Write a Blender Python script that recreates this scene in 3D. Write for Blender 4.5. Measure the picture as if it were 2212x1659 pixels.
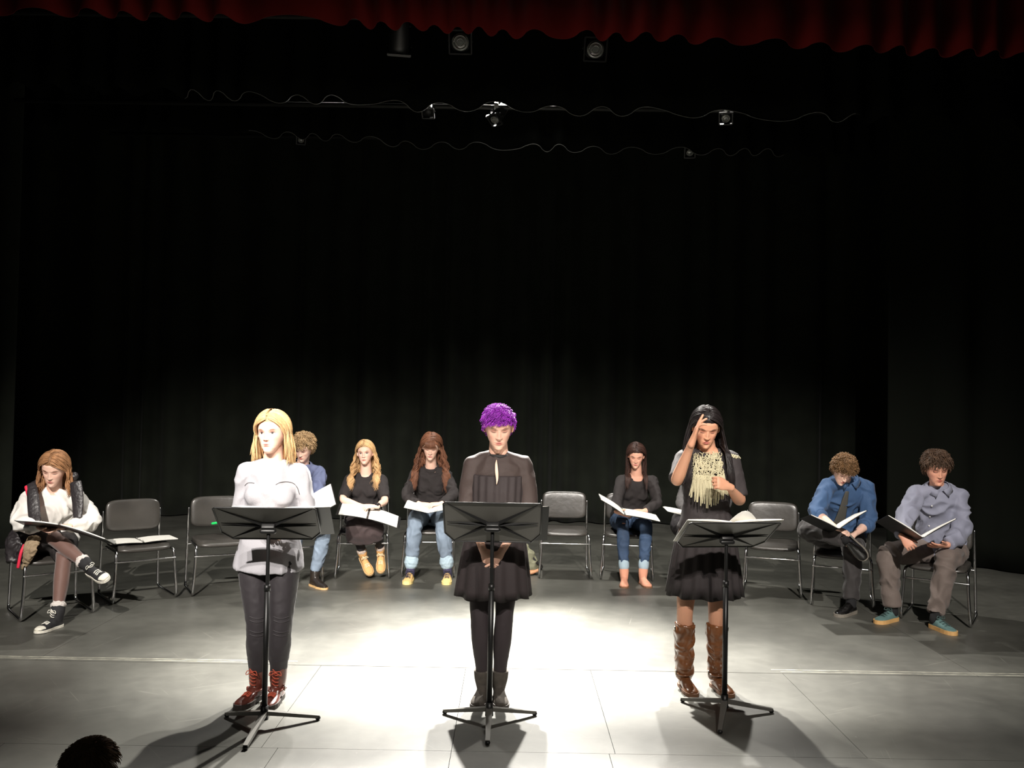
import bpy, bmesh, math, random
import numpy as np
from mathutils import Vector, Matrix, noise

for o in list(bpy.data.objects): bpy.data.objects.remove(o)
rng = np.random.default_rng(11)
random.seed(5)
SC = bpy.context.scene
COL = SC.collection
# ---------------------------------------------------------------- camera
F = 1900.0; CX, CY = 1106.0, 829.5
EYE = np.array([0.0, 0.0, 1.68])
_p, _r = 0.0229, 0.0175
_f = np.array([0, math.cos(_p), math.sin(_p)])
_u0 = np.array([0, -math.sin(_p), math.cos(_p)]); _r0 = np.array([1.0, 0, 0])
_rt = math.cos(_r)*_r0 + math.sin(_r)*_u0
_up = -math.sin(_r)*_r0 + math.cos(_r)*_u0
cam_d = bpy.data.cameras.new('camera'); cam_d.sensor_width = 36.0; cam_d.lens = F/2212*36.0
cam_d.clip_end = 100
cam = bpy.data.objects.new('camera', cam_d); COL.objects.link(cam)
cam.matrix_world = Matrix(((_rt[0], _up[0], -_f[0], EYE[0]), (_rt[1], _up[1], -_f[1], EYE[1]),
                           (_rt[2], _up[2], -_f[2], EYE[2]), (0, 0, 0, 1)))
SC.camera = cam
# ---------------------------------------------------------------- colour management, world
SC.view_settings.view_transform = 'Standard'; SC.view_settings.look = 'None'
SC.view_settings.gamma = 1.0; SC.view_settings.use_curve_mapping = False
SC.view_settings.exposure = 0.0
W = bpy.data.worlds.new('world'); SC.world = W; W.use_nodes = True
W.node_tree.nodes['Background'].inputs[0].default_value = (0.9, 1.0, 0.85, 1)
W.node_tree.nodes['Background'].inputs[1].default_value = 0.016
# ---------------------------------------------------------------- stage lights
def spot(loc, aim, power, size, blend=0.6, col=(1, 0.93, 0.82), r=0.07):
    l = bpy.data.lights.new('stage_spot', 'SPOT'); l.energy = power; l.spot_size = math.radians(size)
    l.spot_blend = blend; l.color = col; l.shadow_soft_size = r
    o = bpy.data.objects.new('stage_spot', l); COL.objects.link(o); o.location = loc
    d = Vector(aim)-Vector(loc); o.rotation_euler = d.to_track_quat('-Z', 'Y').to_euler()
    return o
WARM = (1, 0.96, 0.89)
spot((-2.0, 9.6, 5.6), (-1.6, 4.8, 0), 1300, 48, 1.0, WARM)
spot((-0.45, 9.6, 5.6), (-0.30, 5.35, 0), 11500, 40, 1.0, WARM)
spot((0.4, 9.6, 5.6), (0.20, 5.35, 0), 10500, 40, 1.0, WARM)
spot((2.1, 9.6, 5.6), (1.25, 4.8, 0), 2900, 50, 1.0, WARM)
spot((0.2, 9.3, 5.9), (0.2, 7.7, 0), 1200, 128, 1.0, (1, 0.97, 0.90))
spot((-2.5, -0.9, 5.1), (-1.45, 5.0, 1.35), 3300, 21, 0.7, (1, 0.94, 0.87), 0.05)
spot((1.7, -0.9, 5.3), (0.9, 5.3, 1.0), 850, 34, 0.9, (1, 0.92, 0.84), 0.05)
for x, e in ((-2.9, 5400), (-0.2, 3500), (2.7, 4000)):
    spot((x*0.6, -1.6, 6.0), (x, 7.7, 0.75), e, 31, 0.9, (1, 0.94, 0.87), 0.05)

# ---------------------------------------------------------------- picture <-> place
def ray(px, py):
    d = _f + (px-CX)/F*_rt - (py-CY)/F*_up
    return d
def P(px, py, Y):
    d = ray(px, py); return EYE + d*(Y/d[1])
def G(px, py, z=0.0):
    d = ray(px, py); return EYE + d*((z-EYE[2])/d[2])
def proj(p):
    v = np.asarray(p, float)-EYE; return CX+F*(v@_rt)/(v@_f), CY-F*(v@_up)/(v@_f)
def unit(v):
    v = np.asarray(v, float); return v/(np.linalg.norm(v)+1e-12)
def reach(parent, L, px, py, sg):
    """point on the sight line of a joint at bone length L from its parent joint"""
    if sg > 2: return P(px, py, sg)
    d = unit(ray(px, py)); w = EYE-parent
    b = w@d; c = w@w-L*L; D = b*b-c
    if D <= 0:
        q = EYE+d*(-b); return parent+unit(q-parent)*L
    return EYE+d*(-b+(math.sqrt(D) if sg > 0 else -math.sqrt(D)))
# ---------------------------------------------------------------- materials
def lin(c):
    return tuple(((x/12.92) if x <= 0.04045 else ((x+0.055)/1.055)**2.4) for x in c)
MATS = {}
def mat(name, rgb, rough=0.7, metal=0.0, spec=0.5, var=0.0, vscale=8.0, bump=0.0, bscale=60.0, sheen=0.0,
        coat=0.0, vcol=False, sss=0.0, stretch=(1, 1, 1), emit=0.0, trans=0.0):
    if name in MATS: return MATS[name]
    m = bpy.data.materials.new(name); m.use_nodes = True; nt = m.node_tree; N = nt.nodes; L = nt.links
    b = N['Principled BSDF']; c = lin([x/255 for x in rgb]); b.inputs['Base Color'].default_value = (*c, 1)
    b.inputs['Roughness'].default_value = rough; b.inputs['Metallic'].default_value = metal
    b.inputs['Specular IOR Level'].default_value = spec
    if sheen: b.inputs['Sheen Weight'].default_value = sheen
    if coat: b.inputs['Coat Weight'].default_value = coat; b.inputs['Coat Roughness'].default_value = 0.12
    if sss:
        b.inputs['Subsurface Weight'].default_value = sss; b.inputs['Subsurface Scale'].default_value = 0.01
    if trans: b.inputs['Alpha'].default_value = 1-trans
    tc = N.new('ShaderNodeTexCoord'); mp = N.new('ShaderNodeMapping'); mp.inputs['Scale'].default_value = stretch
    L.new(tc.outputs['Object'], mp.inputs['Vector'])
    base = None
    if vcol:
        a = N.new('ShaderNodeAttribute'); a.attribute_name = 'Col'; base = a.outputs['Color']
        L.new(base, b.inputs['Base Color'])
    if var:
        n = N.new('ShaderNodeTexNoise'); n.inputs['Scale'].default_value = vscale; n.inputs['Detail'].default_value = 6
        L.new(mp.outputs[0], n.inputs['Vector'])
        r = N.new('ShaderNodeMapRange'); r.inputs[1].default_value = 0.3; r.inputs[2].default_value = 0.7
        r.inputs[3].default_value = 1-var; r.inputs[4].default_value = 1+var
        L.new(n.outputs['Fac'], r.inputs[0])
        mx = N.new('ShaderNodeVectorMath'); mx.operation = 'SCALE'
        if base: L.new(base, mx.inputs[0])
        else: mx.inputs[0].default_value = c
        L.new(r.outputs[0], mx.inputs['Scale']); L.new(mx.outputs[0], b.inputs['Base Color'])
    if bump:
        n = N.new('ShaderNodeTexNoise'); n.inputs['Scale'].default_value = bscale; n.inputs['Detail'].default_value = 4
        L.new(mp.outputs[0], n.inputs['Vector'])
        bp = N.new('ShaderNodeBump'); bp.inputs['Strength'].default_value = bump; bp.inputs['Distance'].default_value = 0.01
        L.new(n.outputs['Fac'], bp.inputs['Height']); L.new(bp.outputs[0], b.inputs['Normal'])
    MATS[name] = m
    return m
# ---------------------------------------------------------------- mesh helpers: everything is (V, faces) in world space
def cat(parts):
    Vs, Fs, k = [], [], 0
    for V, Fc in parts:
        Vs.append(V); Fs += [tuple(i+k for i in f) for f in Fc]; k += len(V)
    return np.concatenate(Vs), Fs
def catmull(A, m):
    A = np.asarray(A, float); n = len(A)
    if n < 3 or m <= 1:
        if n == 2 and m > 1:
            t = np.linspace(0, 1, m+1)[:, None]; return A[0]*(1-t)+A[1]*t
        return A
    E = np.vstack([2*A[0]-A[1], A, 2*A[-1]-A[-2]]); out = []
    for i in range(n-1):
        p0, p1, p2, p3 = E[i:i+4]
        for j in range(m):
            t = j/m
            out.append(0.5*((2*p1)+(-p0+p2)*t+(2*p0-5*p1+4*p2-p3)*t*t+(-p0+3*p1-3*p2+p3)*t**3))
    out.append(A[-1]); return np.array(out)
def ringfaces(k, n, cap=True):
    f = []
    for i in range(k-1):
        for j in range(n):
            j2 = (j+1) % n
            f.append((i*n+j, i*n+j2, (i+1)*n+j2, (i+1)*n+j))
    if cap:
        f.append(tuple(range(n))[::-1]); f.append(tuple((k-1)*n+j for j in range(n)))
    return f
def tube(pts, rads, n=14, ref=None, r0=True, r1=True, m=4, sup=1.0):
    """swept tapered tube; rads = r or (a, b) per point; r0/r1 = rounded ends"""
    pts = np.asarray(pts, float)
    R = np.array([(r, r) if np.isscalar(r) else tuple(r) for r in rads], float)
    if len(R) == 1: R = np.repeat(R, len(pts), 0)
    C = catmull(pts, m); R = np.maximum(catmull(R, m), 1e-4)
    T = np.gradient(C, axis=0); T /= np.linalg.norm(T, axis=1)[:, None]+1e-12
    ref = np.array([1.0, 0, 0]) if ref is None else np.asarray(ref, float)
    if abs(unit(ref)@T[0]) > 0.95: ref = np.array([0, 1.0, 0]) if abs(T[0][1]) < 0.9 else np.array([0, 0, 1.0])
    x = ref
    th = np.linspace(0, 2*math.pi, n, endpoint=False)
    ct, st = np.cos(th), np.sin(th)
    if sup != 1.0: ct = np.sign(ct)*abs(ct)**sup; st = np.sign(st)*abs(st)**sup
    rings = []; fr = []
    for c, t, r in zip(C, T, R):
        x = unit(x-(x@t)*t); y = np.cross(t, x); fr.append((x, y))
        rings.append(c+np.outer(ct*r[0], x)+np.outer(st*r[1], y))
    def endcap(c, t, r, x, y, sg):
        out = []
        for q in (0.45, 0.8, 0.97):
            s = math.sqrt(1-q*q); out.append(c+sg*t*min(r)*q+np.outer(ct*r[0]*s, x)+np.outer(st*r[1]*s, y))
        return out
    if r0: rings = endcap(C[0], T[0], R[0], *fr[0], -1)[::-1]+rings
    if r1: rings = rings+endcap(C[-1], T[-1], R[-1], *fr[-1], 1)
    return np.concatenate(rings), ringfaces(len(rings), n)
def ball(c, rx, ry=None, rz=None, X=(1, 0, 0), Y=(0, 1, 0), n=16, k=10):
    ry = ry or rx; rz = rz or rx
    X = unit(X); Y = unit(np.asarray(Y, float)-(np.asarray(Y)@X)*X); Z = np.cross(X, Y)
    V = []
    for i in range(k):
        a = -math.pi/2+math.pi*(i+0.5)/k
        for j in range(n):
            b = 2*math.pi*j/n
            V.append(np.asarray(c)+X*rx*math.cos(a)*math.cos(b)+Y*ry*math.cos(a)*math.sin(b)+Z*rz*math.sin(a))
    return np.array(V), ringfaces(k, n)
def bar(a, b, w, h, up=(0, 0, 1), w2=None, h2=None):
    """straight bar of rectangular section from a to b"""
    a = np.asarray(a, float); b = np.asarray(b, float); t = unit(b-a); up = np.asarray(up, float)
    if abs(unit(up)@t) > 0.98: up = np.array([0, 1.0, 0])
    s = unit(np.cross(t, up)); u = np.cross(s, t); w2 = w2 or w; h2 = h2 or h
    V = []
    for c, ww, hh in ((a, w, h), (b, w2, h2)):
        for i, j in ((-1, -1), (1, -1), (1, 1), (-1, 1)): V.append(c+s*ww/2*i+u*hh/2*j)
    return np.array(V), [(3, 2, 1, 0), (4, 5, 6, 7), (0, 1, 5, 4), (1, 2, 6, 5), (2, 3, 7, 6), (3, 0, 4, 7)]
def slab(poly, n, th):
    """flat polygon (world points) extruded by th along n"""
    V = np.asarray(poly, float); k = len(V); n = unit(n)*th
    f = [tuple(range(k))[::-1], tuple(range(k, 2*k))]+[(i, (i+1) % k, (i+1) % k+k, i+k) for i in range(k)]
    return np.vstack([V, V+n]), f
def rbox(c, sx, sy, sz, r, X=(1, 0, 0), Y=(0, 1, 0), seg=3):
    bm = bmesh.new(); bmesh.ops.create_cube(bm, size=1.0)
    for v in bm.verts: v.co = Vector((v.co.x*sx, v.co.y*sy, v.co.z*sz))
    bmesh.ops.bevel(bm, geom=list(bm.edges), offset=r, segments=seg, profile=0.5, affect='EDGES')
    X = unit(X); Y = unit(Y); Z = np.cross(X, Y)
    bm.verts.index_update()
    V = np.array([np.asarray(c)+X*v.co.x+Y*v.co.y+Z*v.co.z for v in bm.verts])
    Fc = [tuple(v.index for v in f.verts) for f in bm.faces]; bm.free()
    return V, Fc
def to_mesh(name, V, Fc):
    me = bpy.data.meshes.new(name); me.from_pydata(np.asarray(V, float).tolist(), [], [tuple(map(int, f)) for f in Fc]); me.update()
    return me
def remesh(parts, voxel=0.007, smooth=3, amp=0.0, freq=14.0, ridge=False):
    """weld overlapping closed pieces into one continuous skin"""
    V, Fc = cat(parts); me = to_mesh('tmp', V, Fc)
    bm = bmesh.new(); bm.from_mesh(me); bmesh.ops.recalc_face_normals(bm, faces=bm.faces); bm.to_mesh(me); bm.free()
    o = bpy.data.objects.new('tmp', me); COL.objects.link(o)
    md = o.modifiers.new('r', 'REMESH'); md.mode = 'VOXEL'; md.voxel_size = voxel; md.adaptivity = 0
    if smooth:
        ms = o.modifiers.new('s', 'SMOOTH'); ms.factor = 0.5; ms.iterations = smooth
    dg = bpy.context.evaluated_depsgraph_get(); dg.update()
    e = o.evaluated_get(dg); m2 = e.to_mesh()
    n = len(m2.vertices); co = np.empty(n*3); m2.vertices.foreach_get('co', co); co = co.reshape(-1, 3)
    if amp:
        no = np.empty(n*3); m2.vertices.foreach_get('normal', no); no = no.reshape(-1, 3)
        d = np.empty(n)
        for i in range(n):
            v = Vector(co[i]*freq); q = noise.noise(v+noise.noise_vector(v*0.6)*0.8)
            d[i] = (1-2*abs(q)*1.6) if ridge else q
        co = co+no*(d*amp)[:, None]
    q = np.empty(len(m2.polygons)*4, int) if all_quads(m2) else None
    if q is not None:
        m2.loops.foreach_get('vertex_index', q); fc = [tuple(x) for x in q.reshape(-1, 4)]
    else: fc = [tuple(p.vertices) for p in m2.polygons]
    e.to_mesh_clear(); bpy.data.objects.remove(o); bpy.data.meshes.remove(me)
    return co, fc
def all_quads(m): return len(m.loops) == 4*len(m.polygons)
# ---------------------------------------------------------------- object helpers
def obj(name, geo, m, parent=None, smooth=True, cols=None, fix=False, flatang=None, **props):
    V, Fc = geo; V = np.asarray(V, float)
    org = np.array(parent['_o']) if parent is not None and '_o' in parent.keys() else np.zeros(3)
    if parent is None:
        org = np.array([(V[:, 0].min()+V[:, 0].max())/2, (V[:, 1].min()+V[:, 1].max())/2, V[:, 2].min()])
    me = to_mesh(name, V-org, Fc)
    if fix:
        bm = bmesh.new(); bm.from_mesh(me); bmesh.ops.recalc_face_normals(bm, faces=bm.faces); bm.to_mesh(me); bm.free()
    if cols is not None:
        a = me.color_attributes.new('Col', 'FLOAT_COLOR', 'POINT')
        a.data.foreach_set('color', np.hstack([cols, np.ones((len(cols), 1))]).ravel())
    if m is not None: me.materials.append(m)
    if smooth: me.polygons.foreach_set('use_smooth', [True]*len(me.polygons))
    o = bpy.data.objects.new(name, me); COL.objects.link(o)
    if parent is not None: o.parent = parent; o['_o'] = org.tolist()
    else: o.location = org; o['_o'] = org.tolist()
    if smooth and flatang:
        me.set_sharp_from_angle(angle=math.radians(flatang))
    for k, v in props.items():
        if v: o[k] = v
    return o
def thing(name, label, cat_, loc, group=None):
    o = bpy.data.objects.new(name, None); COL.objects.link(o); o.location = tuple(loc); o['_o'] = list(map(float, loc))
    o.empty_display_size = 0.1
    o['label'] = label; o['category'] = cat_
    if group: o['group'] = group
    return o
# ================================================================ SETTING
def floor_mat():
    m = bpy.data.materials.new('stage_floor_paint'); m.use_nodes = True; nt = m.node_tree; N = nt.nodes; L = nt.links
    b = N['Principled BSDF']
    geo = N.new('ShaderNodeNewGeometry')
    def noise_(scale, det=5, st=(1, 1, 1), rot=0.0):
        mp = N.new('ShaderNodeMapping'); mp.vector_type = 'TEXTURE'; mp.inputs['Scale'].default_value = tuple(1/q for q in st); mp.inputs['Rotation'].default_value = (0, 0, rot)
        L.new(geo.outputs['Position'], mp.inputs[0])
        n = N.new('ShaderNodeTexNoise'); n.inputs['Scale'].default_value = scale; n.inputs['Detail'].default_value = det
        L.new(mp.outputs[0], n.inputs[0]); return n.outputs['Fac']
    def rng_(x, a, c, d, e):
        r = N.new('ShaderNodeMapRange'); r.inputs[1].default_value = a; r.inputs[2].default_value = c
        r.inputs[3].default_value = d; r.inputs[4].default_value = e; L.new(x, r.inputs[0]); return r.outputs[0]
    def mth(op, a, c):
        q = N.new('ShaderNodeMath'); q.operation = op
        for i, v in enumerate((a, c)):
            if isinstance(v, (int, float)): q.inputs[i].default_value = v
            else: L.new(v, q.inputs[i])
        return q.outputs[0]
    sc = None
    for k, (rot, s, st) in enumerate([(0.5, 2.0, (0.8, 34, 1)), (-0.9, 2.2, (0.9, 38, 1)), (1.35, 1.8, (0.9, 36, 1)), (0.05, 2.0, (0.6, 40, 1)), (-0.35, 2.4, (1.2, 44, 1))]):
        a = rng_(noise_(s, 4, st, rot), 0.665, 0.71, 0, 0.8)
        g = rng_(noise_(1.3+k*0.4, 2), 0.46, 0.60, 0, 1)
        a = mth('MULTIPLY', a, g); sc = a if sc is None else mth('MAXIMUM', sc, a)
    dust = rng_(noise_(1.1, 8), 0.35, 0.7, 0.75, 1.35)
    fine = rng_(noise_(9, 6), 0.3, 0.7, 0.88, 1.12)
    speck = rng_(noise_(22, 3), 0.74, 0.78, 0, 1)
    d = mth('MULTIPLY', dust, fine)
    v = mth('ADD', mth('MULTIPLY', d, 0.085), mth('MULTIPLY', mth('MAXIMUM', sc, mth('MULTIPLY', speck, 0.7)), 0.075))
    cmb = N.new('ShaderNodeVectorMath'); cmb.operation = 'SCALE'; cmb.inputs[0].default_value = (1.0, 0.99, 0.86)
    L.new(v, cmb.inputs['Scale']); L.new(cmb.outputs[0], b.inputs['Base Color'])
    rr = mth('ADD', mth('MULTIPLY', dust, 0.12), 0.30); L.new(rr, b.inputs['Roughness'])
    b.inputs['Specular IOR Level'].default_value = 0.5
    bp = N.new('ShaderNodeBump'); bp.inputs['Strength'].default_value = 0.15; bp.inputs['Distance'].default_value = 0.01
    L.new(fine, bp.inputs['Height']); L.new(bp.outputs[0], b.inputs['Normal'])
    return m
FLOORM = floor_mat()
def box(x0, x1, y0, y1, z0, z1):
    V = np.array([(x, y, z) for z in (z0, z1) for y in (y0, y1) for x in (x0, x1)], float)
    return V, [(0, 2, 3, 1), (4, 5, 7, 6), (0, 1, 5, 4), (1, 3, 7, 5), (3, 2, 6, 7), (2, 0, 4, 6)]
dark = mat('stage_substructure', (14, 14, 13), 0.9)
flo = obj('floor', box(-9, 9, 3.55, 15, -0.8, -0.02), dark, smooth=False, kind='structure')
rows = [(3.55, 4.2875, [-9, -7.3, -4.86, -2.42, -1.10, -0.262, 0.50, 2.95, 5.4, 7.8, 9]),
        (4.29, 5.625, [-9, -6.1, -3.66, -1.18, -0.262, 0.53, 1.75, 4.2, 6.6, 9]),
        (5.632, 10.3, [-9, -3.0, 3.0, 9]), (10.304, 15.0, [-9, 0, 9])]
for y0, y1, xs in rows:
    for a, b_ in zip(xs[:-1], xs[1:]):
        obj('floor_panel', box(a+0.0012, b_-0.0012, y0, y1, -0.02, 0.0), FLOORM, flo, smooth=False)
tapem = mat('old_floor_tape', (150, 148, 134), 0.6, var=0.5, vscale=14)
for y, xa, xb in ((5.70, -5.2, -1.35), (5.665, -5.2, -1.5), (5.70, 1.7, 5.2), (5.66, 1.75, 5.2)):
    t = obj('trim_tape', box(xa, xb, y, y+0.010, 0.0, 0.0008), tapem, flo, smooth=False)
obj('ceiling', box(-9, 9, 3.0, 15.2, 8.0, 8.1), dark, smooth=False, kind='structure')
obj('wall_back', box(-9, 9, 15.0, 15.2, -0.8, 8.0), dark, smooth=False, kind='structure')
obj('wall_left', box(-9.2, -9, -6, 15.2, -0.8, 8.0), dark, smooth=False, kind='structure')
obj('wall_right', box(9, 9.2, -6, 15.2, -0.8, 8.0), dark, smooth=False, kind='structure')

# ---- curtains
def drape(path, ztop, zbot, amp, lam, seed, nz=26, step=0.03, scallop=0.0, hemf=None):
    """hanging cloth with irregular vertical folds along a floor path; a closed two-sided sheet"""
    r = np.random.default_rng(seed); path = np.asarray(path, float)
    seg = np.linalg.norm(np.diff(path, axis=0), axis=1); s = np.concatenate([[0], np.cumsum(seg)])
    n = int(s[-1]/step)+1; u = np.linspace(0, s[-1], n)
    x = np.interp(u, s, path[:, 0]); y = np.interp(u, s, path[:, 1])
    tx, ty = np.gradient(x), np.gradient(y); l = np.hypot(tx, ty); nx, ny = -ty/l, tx/l
    ph = np.cumsum(np.clip(1+0.5*np.interp(u, np.arange(0, s[-1]+1, 0.35), r.normal(size=len(np.arange(0, s[-1]+1, 0.35)))), 0.35, 2)*step*2*math.pi/lam)
    am = amp*(0.55+0.45*np.interp(u, np.arange(0, s[-1]+1, 0.5), r.random(len(np.arange(0, s[-1]+1, 0.5)))))
    w = np.sin(ph); fold = np.sign(w)*abs(w)**0.75
    V = []
    for i in range(nz):
        t = i/(nz-1)
        k = (0.6+0.4*t)*am*fold + 0.25*amp*np.sin(ph*0.37+3*t)*t
        zb = zbot if hemf is None else hemf(u, x)
        zb = zb+scallop*fold
        V.append(np.stack([x+nx*k, y+ny*k, ztop+(zb-ztop)*t], 1))
    V = np.concatenate(V)
    f = [(i*n+j, i*n+j+1, (i+1)*n+j+1, (i+1)*n+j) for i in range(nz-1) for j in range(n-1)]
    back = V+np.tile(np.stack([nx, ny, nx*0], 1), (nz, 1))*0.004; N0 = len(V)
    f2 = [tuple(a+N0 for a in q)[::-1] for q in f]
    e = [(i*n, (i+1)*n, (i+1)*n+N0, i*n+N0) for i in range(nz-1)]+[((i+1)*n-1, (i+1)*n-1+N0, (i+2)*n-1+N0, (i+2)*n-1) for i in range(nz-1)]
    b_ = (nz-1)*n; e += [(b_+j, b_+j+1, b_+j+1+N0, b_+j+N0) for j in range(n-1)]
    return (np.vstack([V, back]), f+f2+e), V[b_:b_+n]
blk = mat('black_velour', (34, 37, 31), 0.95, spec=0.1, sheen=0.06, var=0.2, vscale=3)
red = mat('dark_red_velour', (100, 20, 17), 0.95, spec=0.1, sheen=0.1, var=0.15, vscale=4)
hemm = mat('hem_highlight_cloth', (110, 110, 104), 0.7, sheen=0.3)  # pale colour stands in for lamplight catching the border hems
g_, _ = drape([(-8.5, 12.6), (8.5, 12.6)], 7.2, 0.015, 0.11, 0.50, 3, step=0.035)
obj('backdrop_curtain', g_, blk, label='wide black velour backdrop curtain hanging behind the half circle of chairs', category='curtain')
g_, _ = drape([(4.35, 10.2), (4.9, 9.6), (6.2, 8.6), (8.0, 8.2)], 7.0, 0.015, 0.07, 0.36, 8, step=0.03)
obj('side_curtain', g_, mat('dark_side_velour', (21, 23, 19), 0.97, spec=0.05), label='black side leg curtain at stage right edge of picture beyond the man in grey shirt', category='curtain')
g_, _ = drape([(-8.4, 9.15), (-7.0, 9.3), (-5.5, 9.75)], 7.0, 0.015, 0.07, 0.33, 9, step=0.03)
obj('side_curtain', g_, blk, label='black side leg curtain at far left edge beyond the girl in white sweater', category='curtain')

def hem_line(pts, Y):
    w = np.array([P(px, py, Y) for px, py in pts])
    return lambda u, x: np.interp(x, w[:, 0], w[:, 2])
Yv = 6.3
hv = hem_line([(-300, 5), (0, 22), (300, 33), (640, 42), (950, 62), (1100, 72), (1400, 80), (1700, 95), (2000, 112), (2212, 118), (2500, 130)], Yv)
g_, e_ = drape([(-6.0, Yv), (6.0, Yv)], 7.5, 4.2, 0.06, 0.31, 21, nz=14, step=0.02, scallop=-0.013, hemf=hv)
va = obj('red_valance_curtain', g_, red, label='dark red pleated valance curtain across the top of the stage opening', category='curtain')
for Yb, pts, sd, lab in ((8.3, [(-400, 165), (600, 212), (760, 216), (900, 231), (1100, 229), (1170, 237), (1500, 244), (1650, 249), (2600, 280)], 31,
                          'front black border curtain with a thin pale hem hanging high above the stage'),
                         (10.4, [(-400, 240), (585, 291), (750, 298), (900, 314), (1100, 316), (1300, 324), (1600, 328), (2600, 350)], 32,
                          'rear black border curtain with a thin pale hem, lower behind the front border')):
    g_, e_ = drape([(-6.6, Yb), (5.9, Yb)], 7.4, 4.4, 0.06, 0.42, sd, nz=14, step=0.03, scallop=-0.03, hemf=hem_line(pts, Yb))
    bo = obj('border_curtain', g_, mat('deep_black_velour', (14, 15, 13), 0.97, spec=0.05), label=lab, category='curtain')
    k = (e_[:, 0] > -3.2) & (e_[:, 0] < 3.2); ee = e_[k]
    obj('hem', tube(ee+np.array([0, -0.003, -0.003]), [0.003]*len(ee), n=5, m=1), hemm, bo)

# ---- battens and stage lights overhead
steel = mat('dark_steel_pipe', (52, 52, 50), 0.5, metal=0.6)
canm = mat('black_lamp_housing', (22, 22, 22), 0.45)
chrome = mat('chrome_tube', (205, 205, 205), 0.22, metal=1.0)
bright = mat('bare_aluminium', (150, 150, 146), 0.5, metal=0.5)
lensm = mat('lamp_lens_glass', (120, 122, 118), 0.08, spec=1.0, coat=1.0)
whitep = mat('white_glint_card', (235, 235, 228), 0.6)
def batten(Y, z, lab):
    o = obj('lighting_batten', tube([(-5.0, Y, z), (5.0, Y, z+0.03)], [0.024], n=12, r0=False, r1=False, m=1), steel, label=lab, category='pipe', group=None)
    for x in (-4.2, -1.4, 1.4, 4.2):
        obj('hanging_cable', tube([(x, Y, z+0.02), (x, Y, 8.0)], [0.004], n=5, m=1), steel, o)
batten(7.05, 4.78, 'front horizontal steel lighting pipe just behind the red valance')
batten(8.7, 4.62, 'middle horizontal steel lighting pipe between the two black borders')
batten(10.75, 4.92, 'rear horizontal steel lighting pipe behind the rear black border')
def stage_light(px, py, Y, zp, aim, R, L, lab, card=False, lens=True):
    c = P(px, py, Y); t = thing('stage_light', lab, 'light', c, None)
    d = unit(np.asarray(aim, float)-c); side = unit(np.cross(d, (0, 0, 1))); up = np.cross(side, d)
    obj('housing', tube([c-d*L*0.9, c-d*L*0.75, c-d*L*0.3, c+d*L*0.1], [R*0.45, R*0.72, R*0.95, R], n=20, r0=True, r1=False, ref=side, m=2), canm, t)
    obj('gel_frame', cat([bar(c+d*L*0.12+side*a*R*1.05+up*b*R*1.05, c+d*L*0.12+side*a2*R*1.05+up*b2*R*1.05, 0.012, 0.02, up=d)
        for a, b, a2, b2 in ((-1, -1, 1, -1), (1, -1, 1, 1), (1, 1, -1, 1), (-1, 1, -1, -1))]), canm, t, smooth=False)
    if lens:
        le = obj('lens', ball(c+d*L*0.06, R*0.9, R*0.9, R*0.35, X=side, Y=up, n=24, k=8), lensm, t)
        for q in (0.35, 0.62):
            a = np.linspace(0, 2*math.pi, 25)
            obj('lens_ring', tube([c+d*(L*0.06+R*0.33)+side*R*q*math.cos(x)+up*R*q*math.sin(x) for x in a], [0.004], n=6, m=1, r0=False, r1=False), bright, le)
    top = np.array([c[0], c[1], zp])
    for s in (-1, 1):
        obj('yoke_arm', bar(c+side*s*R*1.15, c+side*s*R*1.15+(top-c)*0.7, 0.006, 0.03, up=d), canm, t, smooth=False)
    obj('yoke_bridge', bar(c-side*R*1.15+(top-c)*0.7, c+side*R*1.15+(top-c)*0.7, 0.03, 0.006), canm, t, smooth=False)
    obj('pipe_clamp', cat([bar(c+(top-c)*0.7, top-(0, 0, 0.03), 0.03, 0.03), tube([top+(-0.02, 0, 0), top+(0.02, 0, 0)], [0.038], n=12, m=1, r0=False, r1=False)]), bright, t)
    if card: obj('glint_card', bar(c-side*R*0.4+up*R*1.1, c+side*R*0.2+up*R*1.9, 0.003, 0.05, up=d), whitep, t, smooth=False)  # white card stands in for a highlight on the fixture's metal
    return t
stage_light(1285, 106, 7.0, 4.80, (1.0, 1.0, 1.5), 0.085, 0.30, 'round fresnel stage light with reflecting lens below the red valance')
stage_light(995, 90, 7.05, 4.80, (-0.5, 1.0, 1.2), 0.085, 0.30, 'dim round stage light left of the bright fresnel lens')
stage_light(862, 100, 7.05, 4.80, (-1.6, 11.0, 0.5), 0.085, 0.30, 'faint stage light farthest left below the red valance', lens=False)
stage_light(1568, 252, 8.68, 4.64, (1.2, 5.0, 0.5), 0.06, 0.30, 'small stage light with white card for a metal highlight on the middle pipe', card=True)
stage_light(1072, 254, 8.68, 4.64, (-2.2, 6.5, 0.9), 0.06, 0.32, 'stage light tilted sideways at the centre of the middle pipe')
stage_light(925, 240, 8.68, 4.64, (-0.9, 6.0, 0.4), 0.055, 0.28, 'faint stage light hanging left on the middle pipe', lens=False)
stage_light(1490, 328, 10.7, 4.94, (1.4, 5.2, 1.2), 0.06, 0.30, 'small bright faced stage light on the right of the rear pipe')
stage_light(650, 300, 10.7, 4.94, (-1.2, 6.0, 0.0), 0.05, 0.28, 'small stage light with white card for a metal highlight on the left of the rear pipe', card=True)

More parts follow.
